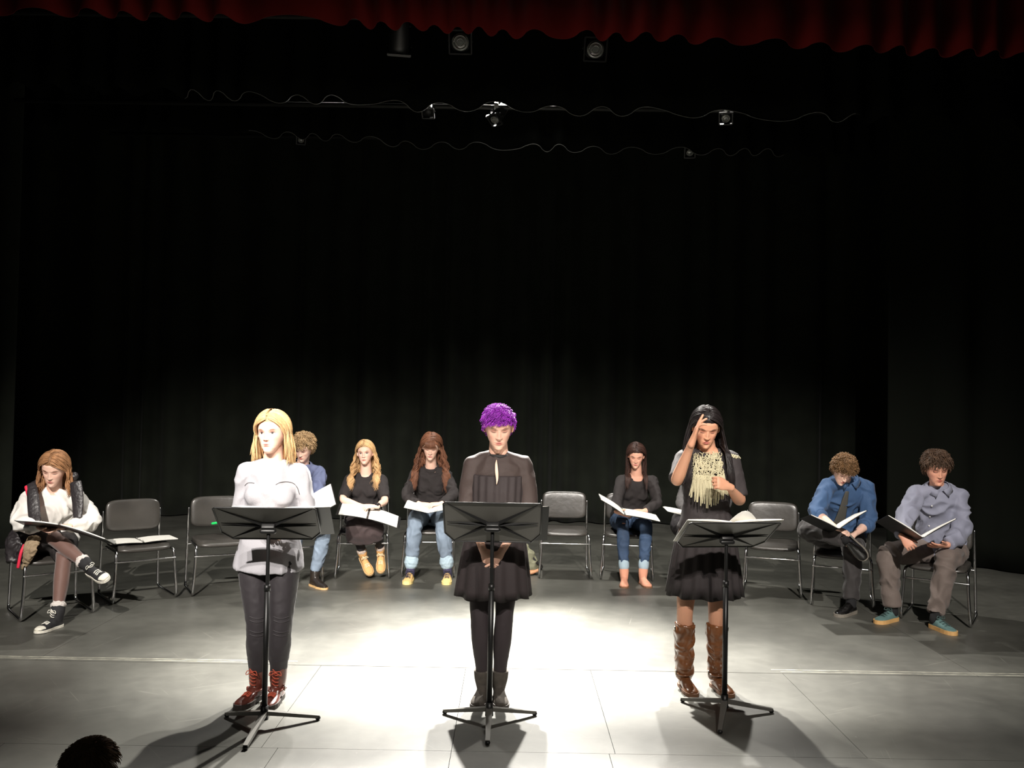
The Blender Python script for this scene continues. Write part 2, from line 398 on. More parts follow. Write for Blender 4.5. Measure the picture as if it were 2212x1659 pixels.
# ================================================================ CHAIRS
vinyl = mat('black_vinyl', (62, 59, 55), 0.36, spec=0.9, var=0.25, vscale=5, bump=0.1, bscale=30)
def make_chair(x, y, yaw, lab):
    t = thing('stacking_chair', lab, 'chair', (x, y, 0), None)
    t['group'] = 'chairs in the half circle'
    g = []
    w = 0.245
    for s in (-1, 1):
        pts = [(s*0.232, 0.215, 0.70), (s*0.235, 0.232, 0.44), (s*0.24, 0.25, 0.08), (s*0.245, 0.235, 0.022), (s*0.25, 0.19, 0.0115),
               (s*0.25, 0.0, 0.0115), (s*0.25, -0.19, 0.0115), (s*0.25, -0.235, 0.022), (s*0.248, -0.25, 0.08), (s*0.235, -0.235, 0.25),
               (s*0.23, -0.225, 0.37), (s*0.225, -0.205, 0.405), (s*0.22, -0.15, 0.412), (s*0.21, 0.18, 0.405)]
        g.append(('side_frame', tube(pts, [0.0115], n=10, m=4)))
    g.append(('cross_bar', tube([(-0.236, -0.235, 0.335), (0.236, -0.235, 0.335)], [0.008], n=8, m=1)))
    g.append(('cross_bar', tube([(-0.236, 0.232, 0.375), (0.236, 0.232, 0.375)], [0.008], n=8, m=1)))
    out = []
    def pl(geo):
        V, f = geo; c, s_ = math.cos(yaw), math.sin(yaw)
        return np.stack([x+V[:, 0]*c-V[:, 1]*s_, y+V[:, 0]*s_+V[:, 1]*c, V[:, 2]], 1), f
    for nme, ge in g: obj(nme, pl(ge), chrome, t)
    # seat pad: rolled front edge, slightly dished
    sx = np.linspace(-1, 1, 15); sy = np.linspace(-1, 1, 13); V = []
    def pad(cx, cy, cz, hx, hy, th, curve, vertical=False):
        n = 44; rings = []
        for k, (sc, dz) in enumerate(((0.0, 1), (0.5, 1), (0.8, 0.97), (0.93, 0.8), (0.99, 0.45), (1.0, 0), (0.99, -0.45), (0.93, -0.8), (0.8, -0.97), (0.5, -1), (0.0, -1))):
            a = np.linspace(0, 2*math.pi, n, endpoint=False)
            e = 0.38
            X = np.sign(np.cos(a))*abs(np.cos(a))**e*hx*max(sc, 0.02); Y = np.sign(np.sin(a))*abs(np.sin(a))**e*hy*max(sc, 0.02)
            Z = dz*th+curve*((X/hx)**2)
            if vertical: rings.append(np.stack([cx+X, cy-Z+0.10*(Y), cz+Y], 1))
            else: rings.append(np.stack([cx+X, cy+Y, cz+Z+0.012*(Y/hy)**2*(-1 if False else 1)*(Y > 0)-0.012*(Y < -0.7*hy)], 1))
        return np.concatenate(rings), ringfaces(len(rings), n)
    obj('seat', pl(pad(0, -0.015, 0.432, 0.223, 0.225, 0.022, 0.006)), vinyl, t)
    obj('backrest', pl(pad(0, 0.195, 0.665, 0.224, 0.135, 0.022, 0.02, True)), vinyl, t)
    return t
CH = {'A': (-3.57, 6.9, -40), '2': (-3.15, 7.5, -38), '3': (-2.57, 7.83, -28), 'C': (-2.03, 8.3, -18), 'D': (-1.42, 8.6, -8),
      'E': (-0.79, 8.75, -3), '7': (0.55, 8.8, 1), 'G': (1.17, 8.75, 8), 'I': (1.85, 8.45, 12), '10': (2.43, 8.15, 17),
      'J': (2.92, 7.74, 20), 'K': (3.52, 7.22, 33)}
CHL = {'A': 'black vinyl chair under the girl in white sweater, leftmost of all', '2': 'empty black vinyl chair with an open script lying on its seat',
       '3': 'empty black vinyl chair with a green highlighter, behind the blond woman in grey', 'C': 'black vinyl chair under the man in blue shirt and pale jeans',
       'D': 'black vinyl chair under the wavy blond woman in tan boots', 'E': 'black vinyl chair under the woman with long auburn hair and fringe',
       '7': 'empty black vinyl chair alone right of the purple haired woman', 'G': 'black vinyl chair under the woman in blue skinny jeans',
       'I': 'black vinyl chair hidden behind the woman in brown boots', '10': 'empty black vinyl chair beside the man with the grey tie',
       'J': 'black vinyl chair under the man with the grey tie', 'K': 'black vinyl chair under the man in grey shirt, rightmost of all'}
CH = {k: (x, y, -a) for k, (x, y, a) in CH.items()}
for k, (x, y, a) in CH.items(): make_chair(x, y, math.radians(a), CHL[k])

# ================================================================ MUSIC STANDS
standm = mat('black_satin_metal', (98, 96, 91), 0.42, spec=0.5, var=0.1, vscale=4, bump=0.05, bscale=400)
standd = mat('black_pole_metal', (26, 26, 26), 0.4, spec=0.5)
def music_stand(hub, zc, yaw, tilt, lab, rot=0.0, zoff=None):
    """hub = floor point of the pole; zc = height of the desk centre; tilt = desk elevation"""
    X = np.array([math.cos(yaw), math.sin(yaw), 0]); B = np.array([-math.sin(yaw), math.cos(yaw), 0])*-1  # B: towards the audience
    h = np.array([hub[0], hub[1], 0.0]); t = thing('music_stand', lab, 'music stand', h, 'music stands')
    u = unit(B*math.cos(tilt)+np.array([0, 0, 1])*math.sin(tilt))     # up along the plate (top edge leans to the audience)
    n = unit(np.cross(u, X));  n = n if n[2] < 0 else -n              # normal of the plate's back (faces down / audience)
    c = h+np.array([0, 0, zc]); hw, hh = 0.255, 0.155
    q = lambda a, b: c+X*a+u*b
    poly = [(-hw+0.012, hh), (hw-0.012, hh), (hw, hh-0.012), (hw, -hh+0.07), (hw-0.05, -hh), (-hw+0.05, -hh), (-hw, -hh+0.07), (-hw, hh-0.012)]
    desk = obj('desk', slab([q(a, b) for a, b in poly], n, 0.0025), standm, t, smooth=False, fix=True)
    k = len(poly)
    obj('desk_rim', cat([tube([q(*poly[i])+n*0.003, q(*poly[(i+1) % k])+n*0.003], [0.0042], n=6, m=1) for i in range(k)]), standd, desk)
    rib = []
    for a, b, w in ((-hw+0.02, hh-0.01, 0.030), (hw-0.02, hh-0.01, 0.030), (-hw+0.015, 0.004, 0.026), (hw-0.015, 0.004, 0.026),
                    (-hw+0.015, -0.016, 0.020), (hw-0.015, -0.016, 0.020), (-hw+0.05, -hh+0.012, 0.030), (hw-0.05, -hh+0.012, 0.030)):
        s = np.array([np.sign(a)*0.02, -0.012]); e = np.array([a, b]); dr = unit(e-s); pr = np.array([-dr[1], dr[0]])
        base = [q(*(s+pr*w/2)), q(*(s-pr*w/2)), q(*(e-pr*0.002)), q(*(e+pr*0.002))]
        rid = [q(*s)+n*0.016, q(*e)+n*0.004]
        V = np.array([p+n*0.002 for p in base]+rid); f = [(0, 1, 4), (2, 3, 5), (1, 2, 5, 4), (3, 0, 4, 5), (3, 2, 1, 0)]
        obj('rib', (V, f), standd, desk, smooth=False, fix=True)  # dark metal puts the shading of the embossed ribs into their colour
    lip = [q(-hw+0.05, -hh), q(hw-0.05, -hh), q(hw-0.05, -hh)-n*0.055, q(-hw+0.05, -hh)-n*0.055]
    obj('ledge', slab(lip, u, 0.0025), standm, desk, smooth=False, fix=True)
    hb = c+n*0.02-u*0.012
    obj('tilt_bracket', cat([rbox(hb, 0.07, 0.05, 0.03, 0.006, X=X, Y=u), tube([hb-X*0.03+n*0.02, hb+X*0.03+n*0.02], [0.013], n=12, m=1)]), standd, t)
    top = h+np.array([0, 0, zc-0.04])
    mid = h+np.array([0, 0, 0.72])
    obj('inner_pole', tube([mid-(0, 0, 0.05), top], [0.0098], n=14, m=1), standd, t)
    obj('outer_pole', tube([h+(0, 0, 0.06), mid], [0.0145], n=16, m=1, r0=False, r1=False), standd, t)
    obj('collar', tube([mid-(0, 0, 0.02), mid+(0, 0, 0.012)], [0.0175, 0.016], n=16, m=1, r0=False, r1=False), standd, t)
    obj('hub', tube([h+(0, 0, 0.045), h+(0, 0, 0.115)], [0.022, 0.019], n=16, m=1, r0=False, r1=False), standd, t)
    for i in range(3):
        a = rot+i*2*math.pi/3; d = B*math.cos(a)+X*math.sin(a)
        s_, e_ = h+d*0.012+np.array([0, 0, 0.078]), h+d*0.285+np.array([0, 0, 0.017])
        lg = obj('leg', cat([bar(s_, e_, 0.034, 0.020, w2=0.022, h2=0.016)]), standm, t, smooth=False)
        obj('rubber_foot', ball(h+d*0.28+(0, 0, 0.011), 0.014, 0.014, 0.011), standd, lg)
    return c, X, u, n
ST = {}
def hubpt(px, py): return G(px, py, 0.085)
hB = hubpt(571, 1537); ST['B'] = music_stand(hB, 1.045, math.radians(4), math.radians(38), 'black music stand in front of the blond woman in grey top', rot=math.radians(-6))
hF = hubpt(1057, 1529); ST['F'] = music_stand(hF, 1.055, math.radians(0), math.radians(48), 'black music stand in front of the purple haired woman', rot=0.0)
hH = hubpt(1565, 1512); ST['H'] = music_stand(hH, 0.985, math.radians(8), math.radians(33), 'black music stand holding papers in front of the woman in brown boots', rot=math.radians(-26))

# ================================================================ BINDERS AND SCRIPTS
bind = mat('black_binder_cover', (24, 24, 25), 0.35, spec=0.5)
paper = mat('white_script_paper', (238, 236, 228), 0.75)
ringm = mat('binder_ring_steel', (190, 190, 188), 0.3, metal=0.9)
printm = mat('printed_grey_text', (110, 108, 104), 0.8)
def binder(lab, P0, s, l, aL, aR, wL=0.24, wR=0.24, H=0.28, n=None, cov=0.012, pages=True, name='binder', cat_='binder', nomat=False):
    """P0 spine centre; s along the opening; l across the page towards the bottom; leaves raised by aL, aR"""
    s = unit(s); l = unit(l-np.dot(l, s)*s); n = unit(np.cross(s, l)); n = n if n[2] > 0 else -n
    P0 = np.asarray(P0, float); t = thing(name, lab, cat_, P0)
    cm = paper if nomat else bind
    obj('spine', slab([P0-s*0.005-l*H/2, P0+s*0.005-l*H/2, P0+s*0.005+l*H/2, P0-s*0.005+l*H/2], n, 0.003), cm, t, smooth=False, fix=True)
    for sg, a, w in ((-1, aL, wL), (1, aR, wR)):
        d = unit(s*sg*math.cos(a)+n*math.sin(a)); nn = unit(-s*sg*math.sin(a)+n*math.cos(a)); o = P0+s*sg*0.005
        obj('cover', slab([o-l*H/2, o+d*w-l*H/2, o+d*w+l*H/2, o+l*H/2], nn, 0.0028), cm, t, smooth=False, fix=True)
        if pages:
            w2 = w-cov; h2 = H/2-0.006; k = 7; V = []; th = 0.006
            for side in (0, 1):
                for i in range(k):
                    q = i/(k-1); z = 0.003+th*side+0.010*math.sin(q*math.pi)*(0.9 if side else 0.6)*(1-q*0.5)
                    for e in (-h2, h2): V.append(o+d*(0.004+w2*q)+l*e+nn*z)
            f = []
            for i in range(k-1):
                f.append((2*i, 2*i+1, 2*i+3, 2*i+2)); b_ = 2*k; f.append((b_+2*i, b_+2*i+2, b_+2*i+3, b_+2*i+1))
                f.append((2*i, 2*i+2, b_+2*i+2, b_+2*i)); f.append((2*i+1, b_+2*i+1, b_+2*i+3, 2*i+3))
            f.append((0, b_, b_+1, 1)); f.append((2*k-2, 2*k-1, b_+2*k-1, b_+2*k-2))
            obj('paper_stack', (np.array(V), f), paper, t, smooth=False, fix=True)
    if pages and not nomat:
        for e in (-0.09, 0, 0.09):
            a = np.linspace(0, math.pi, 9)
            obj('ring', tube([P0+l*e+s*0.005*math.cos(x)+n*(0.004+0.016*math.sin(x)) for x in a], [0.0016], n=5, m=1), ringm, t)
    return t
# ================================================================ PEOPLE: body library
def frame_dir(yaw, pitch, roll=0.0):
    """yaw>0 turns to picture right, pitch>0 bows; returns side (picture right), forward, up"""
    y, p = math.radians(yaw), math.radians(pitch)
    f = np.array([math.sin(y)*math.cos(p), -math.cos(y)*math.cos(p), -math.sin(p)])
    s = np.array([math.cos(y), math.sin(y), 0.0]); u = np.cross(f, s)*-1
    u = np.cross(s, f)*1.0
    if u[2] < 0 and abs(p) < 1.4: u = -u
    r = math.radians(roll)
    s2 = math.cos(r)*s-math.sin(r)*u; u2 = math.sin(r)*s+math.cos(r)*u
    return s2, f, u2
HZ = [0, .006, .016, .03, .05, .07, .09, .115, .14, .165, .19, .208, .219, .225]
HW = [.010, .023, .031, .0415, .053, .0615, .068, .0725, .0735, .072, .0625, .046, .027, .004]
HF = [.066, .078, .083, .083, .083, .082, .081, .081, .0845, .082, .070, .050, .028, .004]
HB = [.045, .030, .012, -.010, -.045, -.068, -.083, -.094, -.099, -.098, -.086, -.066, -.040, -.004]
def head_geo(male=False, eyes='down', skin=(235, 190, 165), brow=(90, 60, 40), lip=(190, 95, 90)):
    nz, nt = 118, 128
    t = np.linspace(0, 1, nz); zz = 0.225*(0.5-0.5*np.cos(math.pi*(0.03+0.94*t)))
    zz = 0.225*(0.25*(zz/0.225)+0.75*t*0.992+0.002)
    def sm(tab):
        g = np.linspace(0, .225, 451); v = np.interp(g, HZ, tab); k = np.ones(15)/15
        vp = np.pad(v, 7, mode='edge'); s = np.convolve(vp, k, 'valid'); s[:12] = v[:12]; s[-10:] = v[-10:]
        return np.interp(zz, g, s)
    w, f, b = sm(HW), sm(HF), sm(HB)
    if male: w = w*(1+0.05*np.exp(-((zz-.03)/.03)**2)); f = f+0.003*np.exp(-((zz-.01)/.012)**2)
    a = np.linspace(-math.pi, math.pi, nt, endpoint=False); a = a-0.45*np.sin(a)*1.0
    S, C_ = np.sin(a), np.cos(a)
    V = []; 
    for i in range(nz):
        yc = (f[i]+b[i])/2*0.9
        if zz[i] < 0.03: yc = f[i]*0.35+b[i]*0.65
        x = np.sign(S)*abs(S)**0.92*w[i]
        y = np.where(C_ > 0, yc+(f[i]-yc)*abs(C_)**0.9, yc-(yc-b[i])*abs(C_)**0.9)
        V.append(np.stack([x, y, np.full(nt, zz[i])], 1))
    V = np.concatenate(V); x, y, z = V.T.copy(); A = np.tile(C_, nz)
    fr = np.clip((A-0.1)/0.3, 0, 1)
    g = lambda u, s: np.exp(-(u/s)**2)
    ss = lambda u, lo, hi: np.clip((u-lo)/(hi-lo), 0, 1)**2*(3-2*np.clip((u-lo)/(hi-lo), 0, 1))
    ns = np.clip((z-.082)/(.122-.082), 0, 1)
    d = (0.019*(1-ns)+0.0035*ns)*g(x, .0100*(1-ns)+.0075*ns)*ss(z, .070, .081)*(1-ss(z, .118, .130))
    d += 0.008*(g(x-.0115, .006)+g(x+.0115, .006))*g(z-.080, .0065)
    for s in (-1, 1):
        d += -0.011*g(x-s*.031, .016)*g(z-.1165, .0115)+0.0062*g(x-s*.031, .0125)*g(z-.1145, .0085)
        d += 0.0035*g(x-s*.028, .020)*g(z-.133, .0065)+0.004*g(x-s*.043, .016)*g(z-.088, .016)
    d += 0.0055*g(x, .019)*g(z-.0555, .0034)+0.0062*g(x, .016)*g(z-.0465, .0042)-0.003*g(x, .02)*g(z-.0512, .0016)
    d += -0.0025*g(x, .02)*g(z-.037, .006)+0.005*g(x, .014)*g(z-.017, .010)-0.0015*g(x, .004)*g(z-.064, .006)
    y = y+d*fr
    V = np.stack([x, y, z-0.115], 1)
    F_ = ringfaces(nz, nt)
    sk = np.array(lin([q/255 for q in skin])); col = np.tile(sk, (len(V), 1))
    def paint(m, c): 
        m = (np.clip(m, 0, 1)*np.clip(fr*2, 0, 1))[:, None]; col[:] = col*(1-m)+np.array(lin([q/255 for q in c]))*m
    lp = g(x, .020)*np.maximum(g(z-.0555, .0046), g(z-.0465, .0056)); paint(np.clip(lp*1.6-0.35, 0, 0.95), lip)
    paint(g(x, .017)*g(z-.0512, .0017), (90, 32, 34))
    paint(0.45*g(x, .010)*g(z-.0735, .004), (165, 80, 70))
    for s in (-1, 1):
        ex = (x-s*.031)
        paint(0.20*g(x-s*.042, .016)*g(z-.082, .014), (225, 120, 110))
        bz = .1325+0.0035*(1-((x*s-.034)/.018)**2)
        paint(np.clip(1.5-abs(ex-s*.002)/.0135, 0, 1)*g(z-bz, .0038), brow)
        if eyes == 'open':
            paint(0.75*g(ex, .017)*g(z-.1195, .0085), (150, 70, 62))
            inn = np.clip(1.6-((ex/.0140)**2+((z-.1150)/.0056)**2)*1.2, 0, 1)
            paint(inn, (205, 190, 182)); paint(np.clip(1.8-((ex/.0058)**2+((z-.1155)/.0058)**2)*1.2, 0, 1)*inn, (34, 24, 22))
            paint(np.clip(1.6-abs(ex)/.012, 0, 1)*g(z-(.1200-14*ex**2), .0024), (30, 18, 18))
        else:
            paint(0.6*g(ex, .016)*g(z-.119, .008), (165, 88, 76))
            paint(np.clip(1.6-abs(ex)/.012, 0, 1)*g(z-(.1105+14*ex**2), .0026), (44, 24, 22))
        paint(0.8*g(x-s*.0065, .0032)*g(z-.0755, .0022), (90, 40, 35))
    return V, F_, col, fr
def head_hull(V, s, f, u, c, k=1.0):
    return c+k*(np.outer(V[:, 0], s)+np.outer(V[:, 1], f)+np.outer(V[:, 2], u))
ARM = [(0, .050, .052), (.25, .047, .047), (.6, .041, .042), (.92, .037, .038), (1, .038, .038), (1.2, .0405, .038), (1.5, .035, .032), (1.8, .027, .024), (2, .0225, .0205)]
LEG = [(0, .086, .092), (.3, .080, .084), (.65, .066, .068), (.92, .054, .056), (1, .053, .054), (1.12, .050, .052), (1.35, .053, .056), (1.6, .045, .046), (1.85, .034, .036), (2, .034, .036)]
TOR = [(-.10, .125, .100, 0), (0, .168, .118, -.01), (.12, .168, .118, -.008), (.30, .142, .102, 0), (.45, .126, .094, .002), (.62, .136, .100, .003), (.78, .150, .106, .0), (.90, .148, .094, -.006), (.97, .110, .070, -.008), (1.03, .066, .056, -.004), (1.10, .054, .054, 0)]
def prof(tab, u):
    a = np.array(tab); return [np.interp(u, a[:, 0], a[:, k]) for k in range(1, a.shape[1])]
class Body: pass
def limb(p0, p1, p2, tab, u0, u1, ia=0.0, sc=1.0, ref=(1, 0, 0), r0=True, r1=True, n=16, k=11, over=None):
    us = np.linspace(u0, u1, k); pts, rr = [], []
    for u in us:
        pts.append(p0+(p1-p0)*u if u <= 1 else p1+(p2-p1)*(u-1))
        a, b = prof(over or tab, u); rr.append((a*sc+ia, b*sc+ia))
    pts = np.array(pts); q = pts.copy(); q[1:-1] = pts[1:-1]*0.6+(pts[:-2]+pts[2:])*0.2
    return tube(q, rr, n=n, ref=ref, r0=r0, r1=r1, m=2)
def arm(B, s, u0=0.0, u1=2.0, ia=0.0, r0=True, r1=False, over=None, sc=None):
    J = B.J; return limb(J['sh'+s], J['el'+s], J['wr'+s], ARM, u0, u1, ia, sc or B.asc, r0=r0, r1=r1, over=over)
def leg(B, s, u0=0.0, u1=2.0, ia=0.0, r0=True, r1=True, over=None, sc=None):
    J = B.J; return limb(J['hp'+s], J['kn'+s], J['an'+s], LEG, u0, u1, ia, sc or B.lsc, r0=r0, r1=r1, n=18, over=over)
def tpoint(B, t):
    """point, right, forward, tangent of the torso at t (0 pelvis .. 1 neck base)"""
    J = B.J; a, c = J['pe'], J['nk']; m = (a+c)/2-B.bend*B.fwd
    p = (1-t)**2*a+2*t*(1-t)*m+t*t*c; tg = unit(2*(1-t)*(m-a)+2*t*(c-m))
    r = unit(B.rp*(1-np.clip(t, 0, 1))+B.rs*np.clip(t, 0, 1)); r = unit(r-(r@tg)*tg); f = np.cross(r, tg)
    if f@B.fwd < 0: f = -f
    return p, r, f, tg
def torso(B, t0=-.10, t1=1.10, ia=0.0, k=14, r0=True, r1=True, wa=None, over=None, n=28, pleat=0, pa=0.0):
    rings = []
    for t in np.linspace(t0, t1, k):
        p, r, f, tg = tpoint(B, t); a, b, o = prof(over or TOR, t)
        th = np.linspace(0, 2*math.pi, n, endpoint=False); g = 1+(pa*np.cos(pleat*th) if pleat else 0)
        rings.append(p+f*o+np.outer(np.cos(th)*(a*B.wid+ia)*g, r)+np.outer(np.sin(th)*(b*B.dep+ia)*g, f))
    return np.concatenate(rings), ringfaces(k, n)
def bust(B, ia=0.0):
    if not B.bust: return []
    out = []
    for s in (-1, 1):
        p, r, f, tg = tpoint(B, .70); out.append(ball(p+r*s*.022+f*(.038+B.bust*.014)-tg*.010, .052+ia, .050+ia, .060+ia)); out.append(ball(p+r*s*.064+f*(.046+B.bust*.022)-tg*.01, .056+ia+B.bust*.010, .054+ia+B.bust*.010, .066+ia))
    return out
def traps(B, ia=0.0):
    J = B.J; out = []
    for s in 'ab':
        p, r, f, tg = tpoint(B, 1.0)
        out.append(tube([p-tg*.01, (p*0.45+J['sh'+s]*0.55)+np.array([0, 0, .0]), J['sh'+s]], [.044+ia, .043+ia, .048*B.asc+ia], n=14, m=3))
    return out
def hand_geo(W, fd, dorsal, side, curl=0.5, spread=1.0, thumb=0.4, k=0.95, curls=None):
    """palm, four fingers of unequal length and a thumb, each bent at its joints"""
    fd = unit(fd); dn = unit(np.asarray(dorsal)-(np.asarray(dorsal)@fd)*fd)
    th = np.cross(dn, fd) if side == 'a' else np.cross(fd, dn)
    q = lambda x, y, z: W+k*(th*x+fd*y+dn*z)
    parts = [tube([q(0, -.02, 0), q(0, .012, 0), q(.002, .045, .001), q(.001, .078, .002), q(0, .088, .002)], [(.023*k, .020*k), (.026*k, .019*k), (.038*k, .015*k), (.040*k, .013*k), (.036*k, .009*k)], n=16, ref=th, m=3)]
    for i, (x, L, r) in enumerate(((.030, .068, .0082), (.0105, .077, .0084), (-.0095, .071, .0080), (-.0285, .055, .0072))):
        a = (curls[i] if curls else curl)*(1+0.08*i); fan = (0.20, 0.06, -0.07, -0.22)[i]*spread
        pts = [q(x, .060, .001), q(x, .084, .002)]; d = 0.0; pos = np.array([x, .084, .002])
        for seg, la in ((.44, a*0.9), (.31, a*1.15), (.25, a*0.8)):
            d += la
            v = np.array([math.sin(fan)*math.cos(d), math.cos(fan)*math.cos(d), -math.sin(d)])
            pos = pos+v*L*seg; pts.append(q(*pos))
        parts.append(tube(pts, [r*k, r*1.05*k, r*k, r*.93*k, r*.80*k], n=10, m=3, ref=th))
    c = thumb; p0 = np.array([.020, .014, -.004]); v1 = unit(np.array([.80-.45*c, .75, -.15-.5*c])); v2 = unit(np.array([.5-.7*c, .85, -.2-.6*c]))
    pts = [q(*p0), q(*(p0+v1*.032)), q(*(p0+v1*.050+v2*.012)), q(*(p0+v1*.050+v2*.040))]
    parts.append(tube(pts, [.0145*k, .0115*k, .0100*k, .0080*k], n=10, m=3, ref=dn))
    return remesh(parts, 0.0030, 1)
def skinmat(name, rgb): return mat(name, rgb, 0.5, spec=0.4, vcol=True, sss=0.06)
def make_person(B, cfg):
    """cfg: pixel joints -> bones -> one continuous body"""
    J = B.J = {}; h = cfg.get('h', 1.0)
    B.wid = cfg.get('wid', 1.0); B.dep = cfg.get('dep', 1.0); B.asc = cfg.get('asc', 1.0); B.lsc = cfg.get('lsc', 1.0)
    B.bend = cfg.get('bend', 0.0); B.bust = cfg.get('bust', 0.0)
    J['pe'] = np.array(cfg['pe'], float) if len(cfg['pe']) == 3 and not cfg.get('pepx') else P(*cfg['pe'])
    J['nk'] = P(*cfg['nk'])
    yp, ys = math.radians(cfg.get('yp', 0)), math.radians(cfg.get('ys', 0)); tl = cfg.get('tilt', 0.0)
    B.rp = np.array([math.cos(yp), math.sin(yp), 0]); B.rs = unit([math.cos(ys), math.sin(ys), tl])
    B.fwd = np.array([math.sin((yp+ys)/2), -math.cos((yp+ys)/2), 0])
    hw = cfg.get('hipw', 0.088); sw = cfg.get('shw', 0.155)
    for s, q in (('a', -1), ('b', 1)):
        J['hp'+s] = J['pe']+B.rp*q*hw
        J['sh'+s] = J['nk']+B.rs*q*sw+np.array([0, 0, -.052])+B.fwd*cfg.get('shf', 0.0)
        for k0, k1, L in (('sh', 'el', .28), ('el', 'wr', .245), ('hp', 'kn', .42), ('kn', 'an', .405)):
            v = cfg[k1+s]; J[k1+s] = np.array(v[1:], float) if v[0] == 'w' else reach(J[k0+s], L*h, *v)
    for s, k_ in cfg.get('flat', {}).items():      # feet planted on the floor
        a_ = J['an'+s]; a_[2] = .0805*k_
        if ('anY'+s) in cfg: a_[0] *= cfg['anY'+s]/a_[1]; a_[1] = cfg['anY'+s]
    hx, hy, hY = cfg['hd']; B.hc = P(hx, hy, hY); B.hk = cfg.get('hk', 1.0)
    B.hs, B.hf, B.hu = frame_dir(*cfg['face']); B.name = cfg['label']
    root = thing('person', cfg['label'], 'person', (J['pe'][0], J['pe'][1], 0.0)); B.root = root
    V, F_, col, fr = head_geo(cfg.get('male'), cfg.get('eyes', 'down'), cfg['skin'], cfg['brow'], cfg.get('lip', (190, 95, 90)))
    HV = head_hull(V, B.hs, B.hf, B.hu, B.hc, B.hk)
    B.hlocal = V; B.hfaces = F_
    nb = B.hc-B.hu*.045*B.hk-B.hf*.022; n1 = tpoint(B, 1.0)[0]
    core = [torso(B, -.08, 1.04, -.004)]+traps(B, -.013)+bust(B, -.006)
    if cfg.get('nakedlegs', True):
        for s in 'ab': core.append(leg(B, s, 0, 2, -.004))
    for s in 'ab':
        core.append(arm(B, s, 0, 2, -.002, r1=True)); hd = cfg.get('hand'+s, {}).get('dir'); hd = unit(J['wr'+s]-J['el'+s]) if hd is None else unit(hd)
        ud = unit(J['wr'+s]-J['el'+s]); core.append(tube([J['wr'+s]-ud*.04, J['wr'+s]-ud*.01, J['wr'+s]+hd*.02, J['wr'+s]+hd*.045], [.024, .0225, .0195, .013], n=12, m=3))
    core.append(tube([n1-tpoint(B, 1)[3]*.05, n1*0.5+nb*0.5+(0, 0, 0), nb, nb+B.hu*.04], [(.063, .056), (.052, .054), (.049, .053), (.048, .054)], n=18, ref=B.rs, m=3))
    parts = [remesh(core, 0.0075, 3)]; n0 = len(parts[0][0])
    parts.append((HV, F_))
    ears = []
    for s in (-1, 1):
        e = B.hc+B.hk*(B.hs*s*.074-B.hf*.010-B.hu*.006)
        ears.append(ball(e, .030*B.hk, .018*B.hk, .007*B.hk, X=unit(B.hu+B.hf*-0.15), Y=unit(B.hf*0.9+B.hs*s*0.45), n=14, k=8))
        ears.append(ball(e-B.hu*.022*B.hk, .009, .008, .006, n=8, k=5))
    parts += ears
    for s in 'ab':
        hd = cfg.get('hand'+s, {})
        d = hd.get('dir'); d = unit(J['wr'+s]-J['el'+s]) if d is None else np.array(d, float)
        parts.append(hand_geo(J['wr'+s]+unit(J['wr'+s]-J['el'+s])*.005, d, hd.get('dorsal', (0, 0, 1)), s, hd.get('curl', .35), hd.get('spread', .8), hd.get('thumb', .4), hd.get('k', .95), hd.get('curls')))
        B.__dict__['hd'+s] = J['wr'+s]+unit(d)*.09
    sk = np.array(lin([q/255 for q in cfg['skin']])); cols = np.tile(sk, (sum(len(p[0]) for p in parts), 1))
    cols[n0:n0+len(HV)] = col
    for i in range(2): pass
    B.body = obj('body', cat(parts), skinmat('skin', cfg['skin']), root, cols=cols)
    def d_(a, b): return round(float(np.linalg.norm(J[a]-J[b])), 2)
    if DEBUG:
        print('PERSON', cfg['label'][:30], 'spine', d_('pe', 'nk'), 'neck-head', round(float(np.linalg.norm(B.hc-J['nk'])), 2), 'pe z', round(float(J['pe'][2]), 2),
          *[f"{s}: th {d_('hp'+s,'kn'+s)} shin {d_('kn'+s,'an'+s)} ua {d_('sh'+s,'el'+s)} fa {d_('el'+s,'wr'+s)} anz {J['an'+s][2]:.2f} anY {J['an'+s][1]:.2f} knY {J['kn'+s][1]:.2f} knz {J['kn'+s][2]:.2f} wr {J['wr'+s].round(2)}" for s in 'ab'])
    return root
DEBUG = False
def garment(name, B, parts, m, voxel=0.009, smooth=3, amp=0.004, freq=13.0, ridge=True, label=None):
    return obj(name, remesh(parts, voxel, smooth, amp, freq, ridge), m, B.root, label=label)
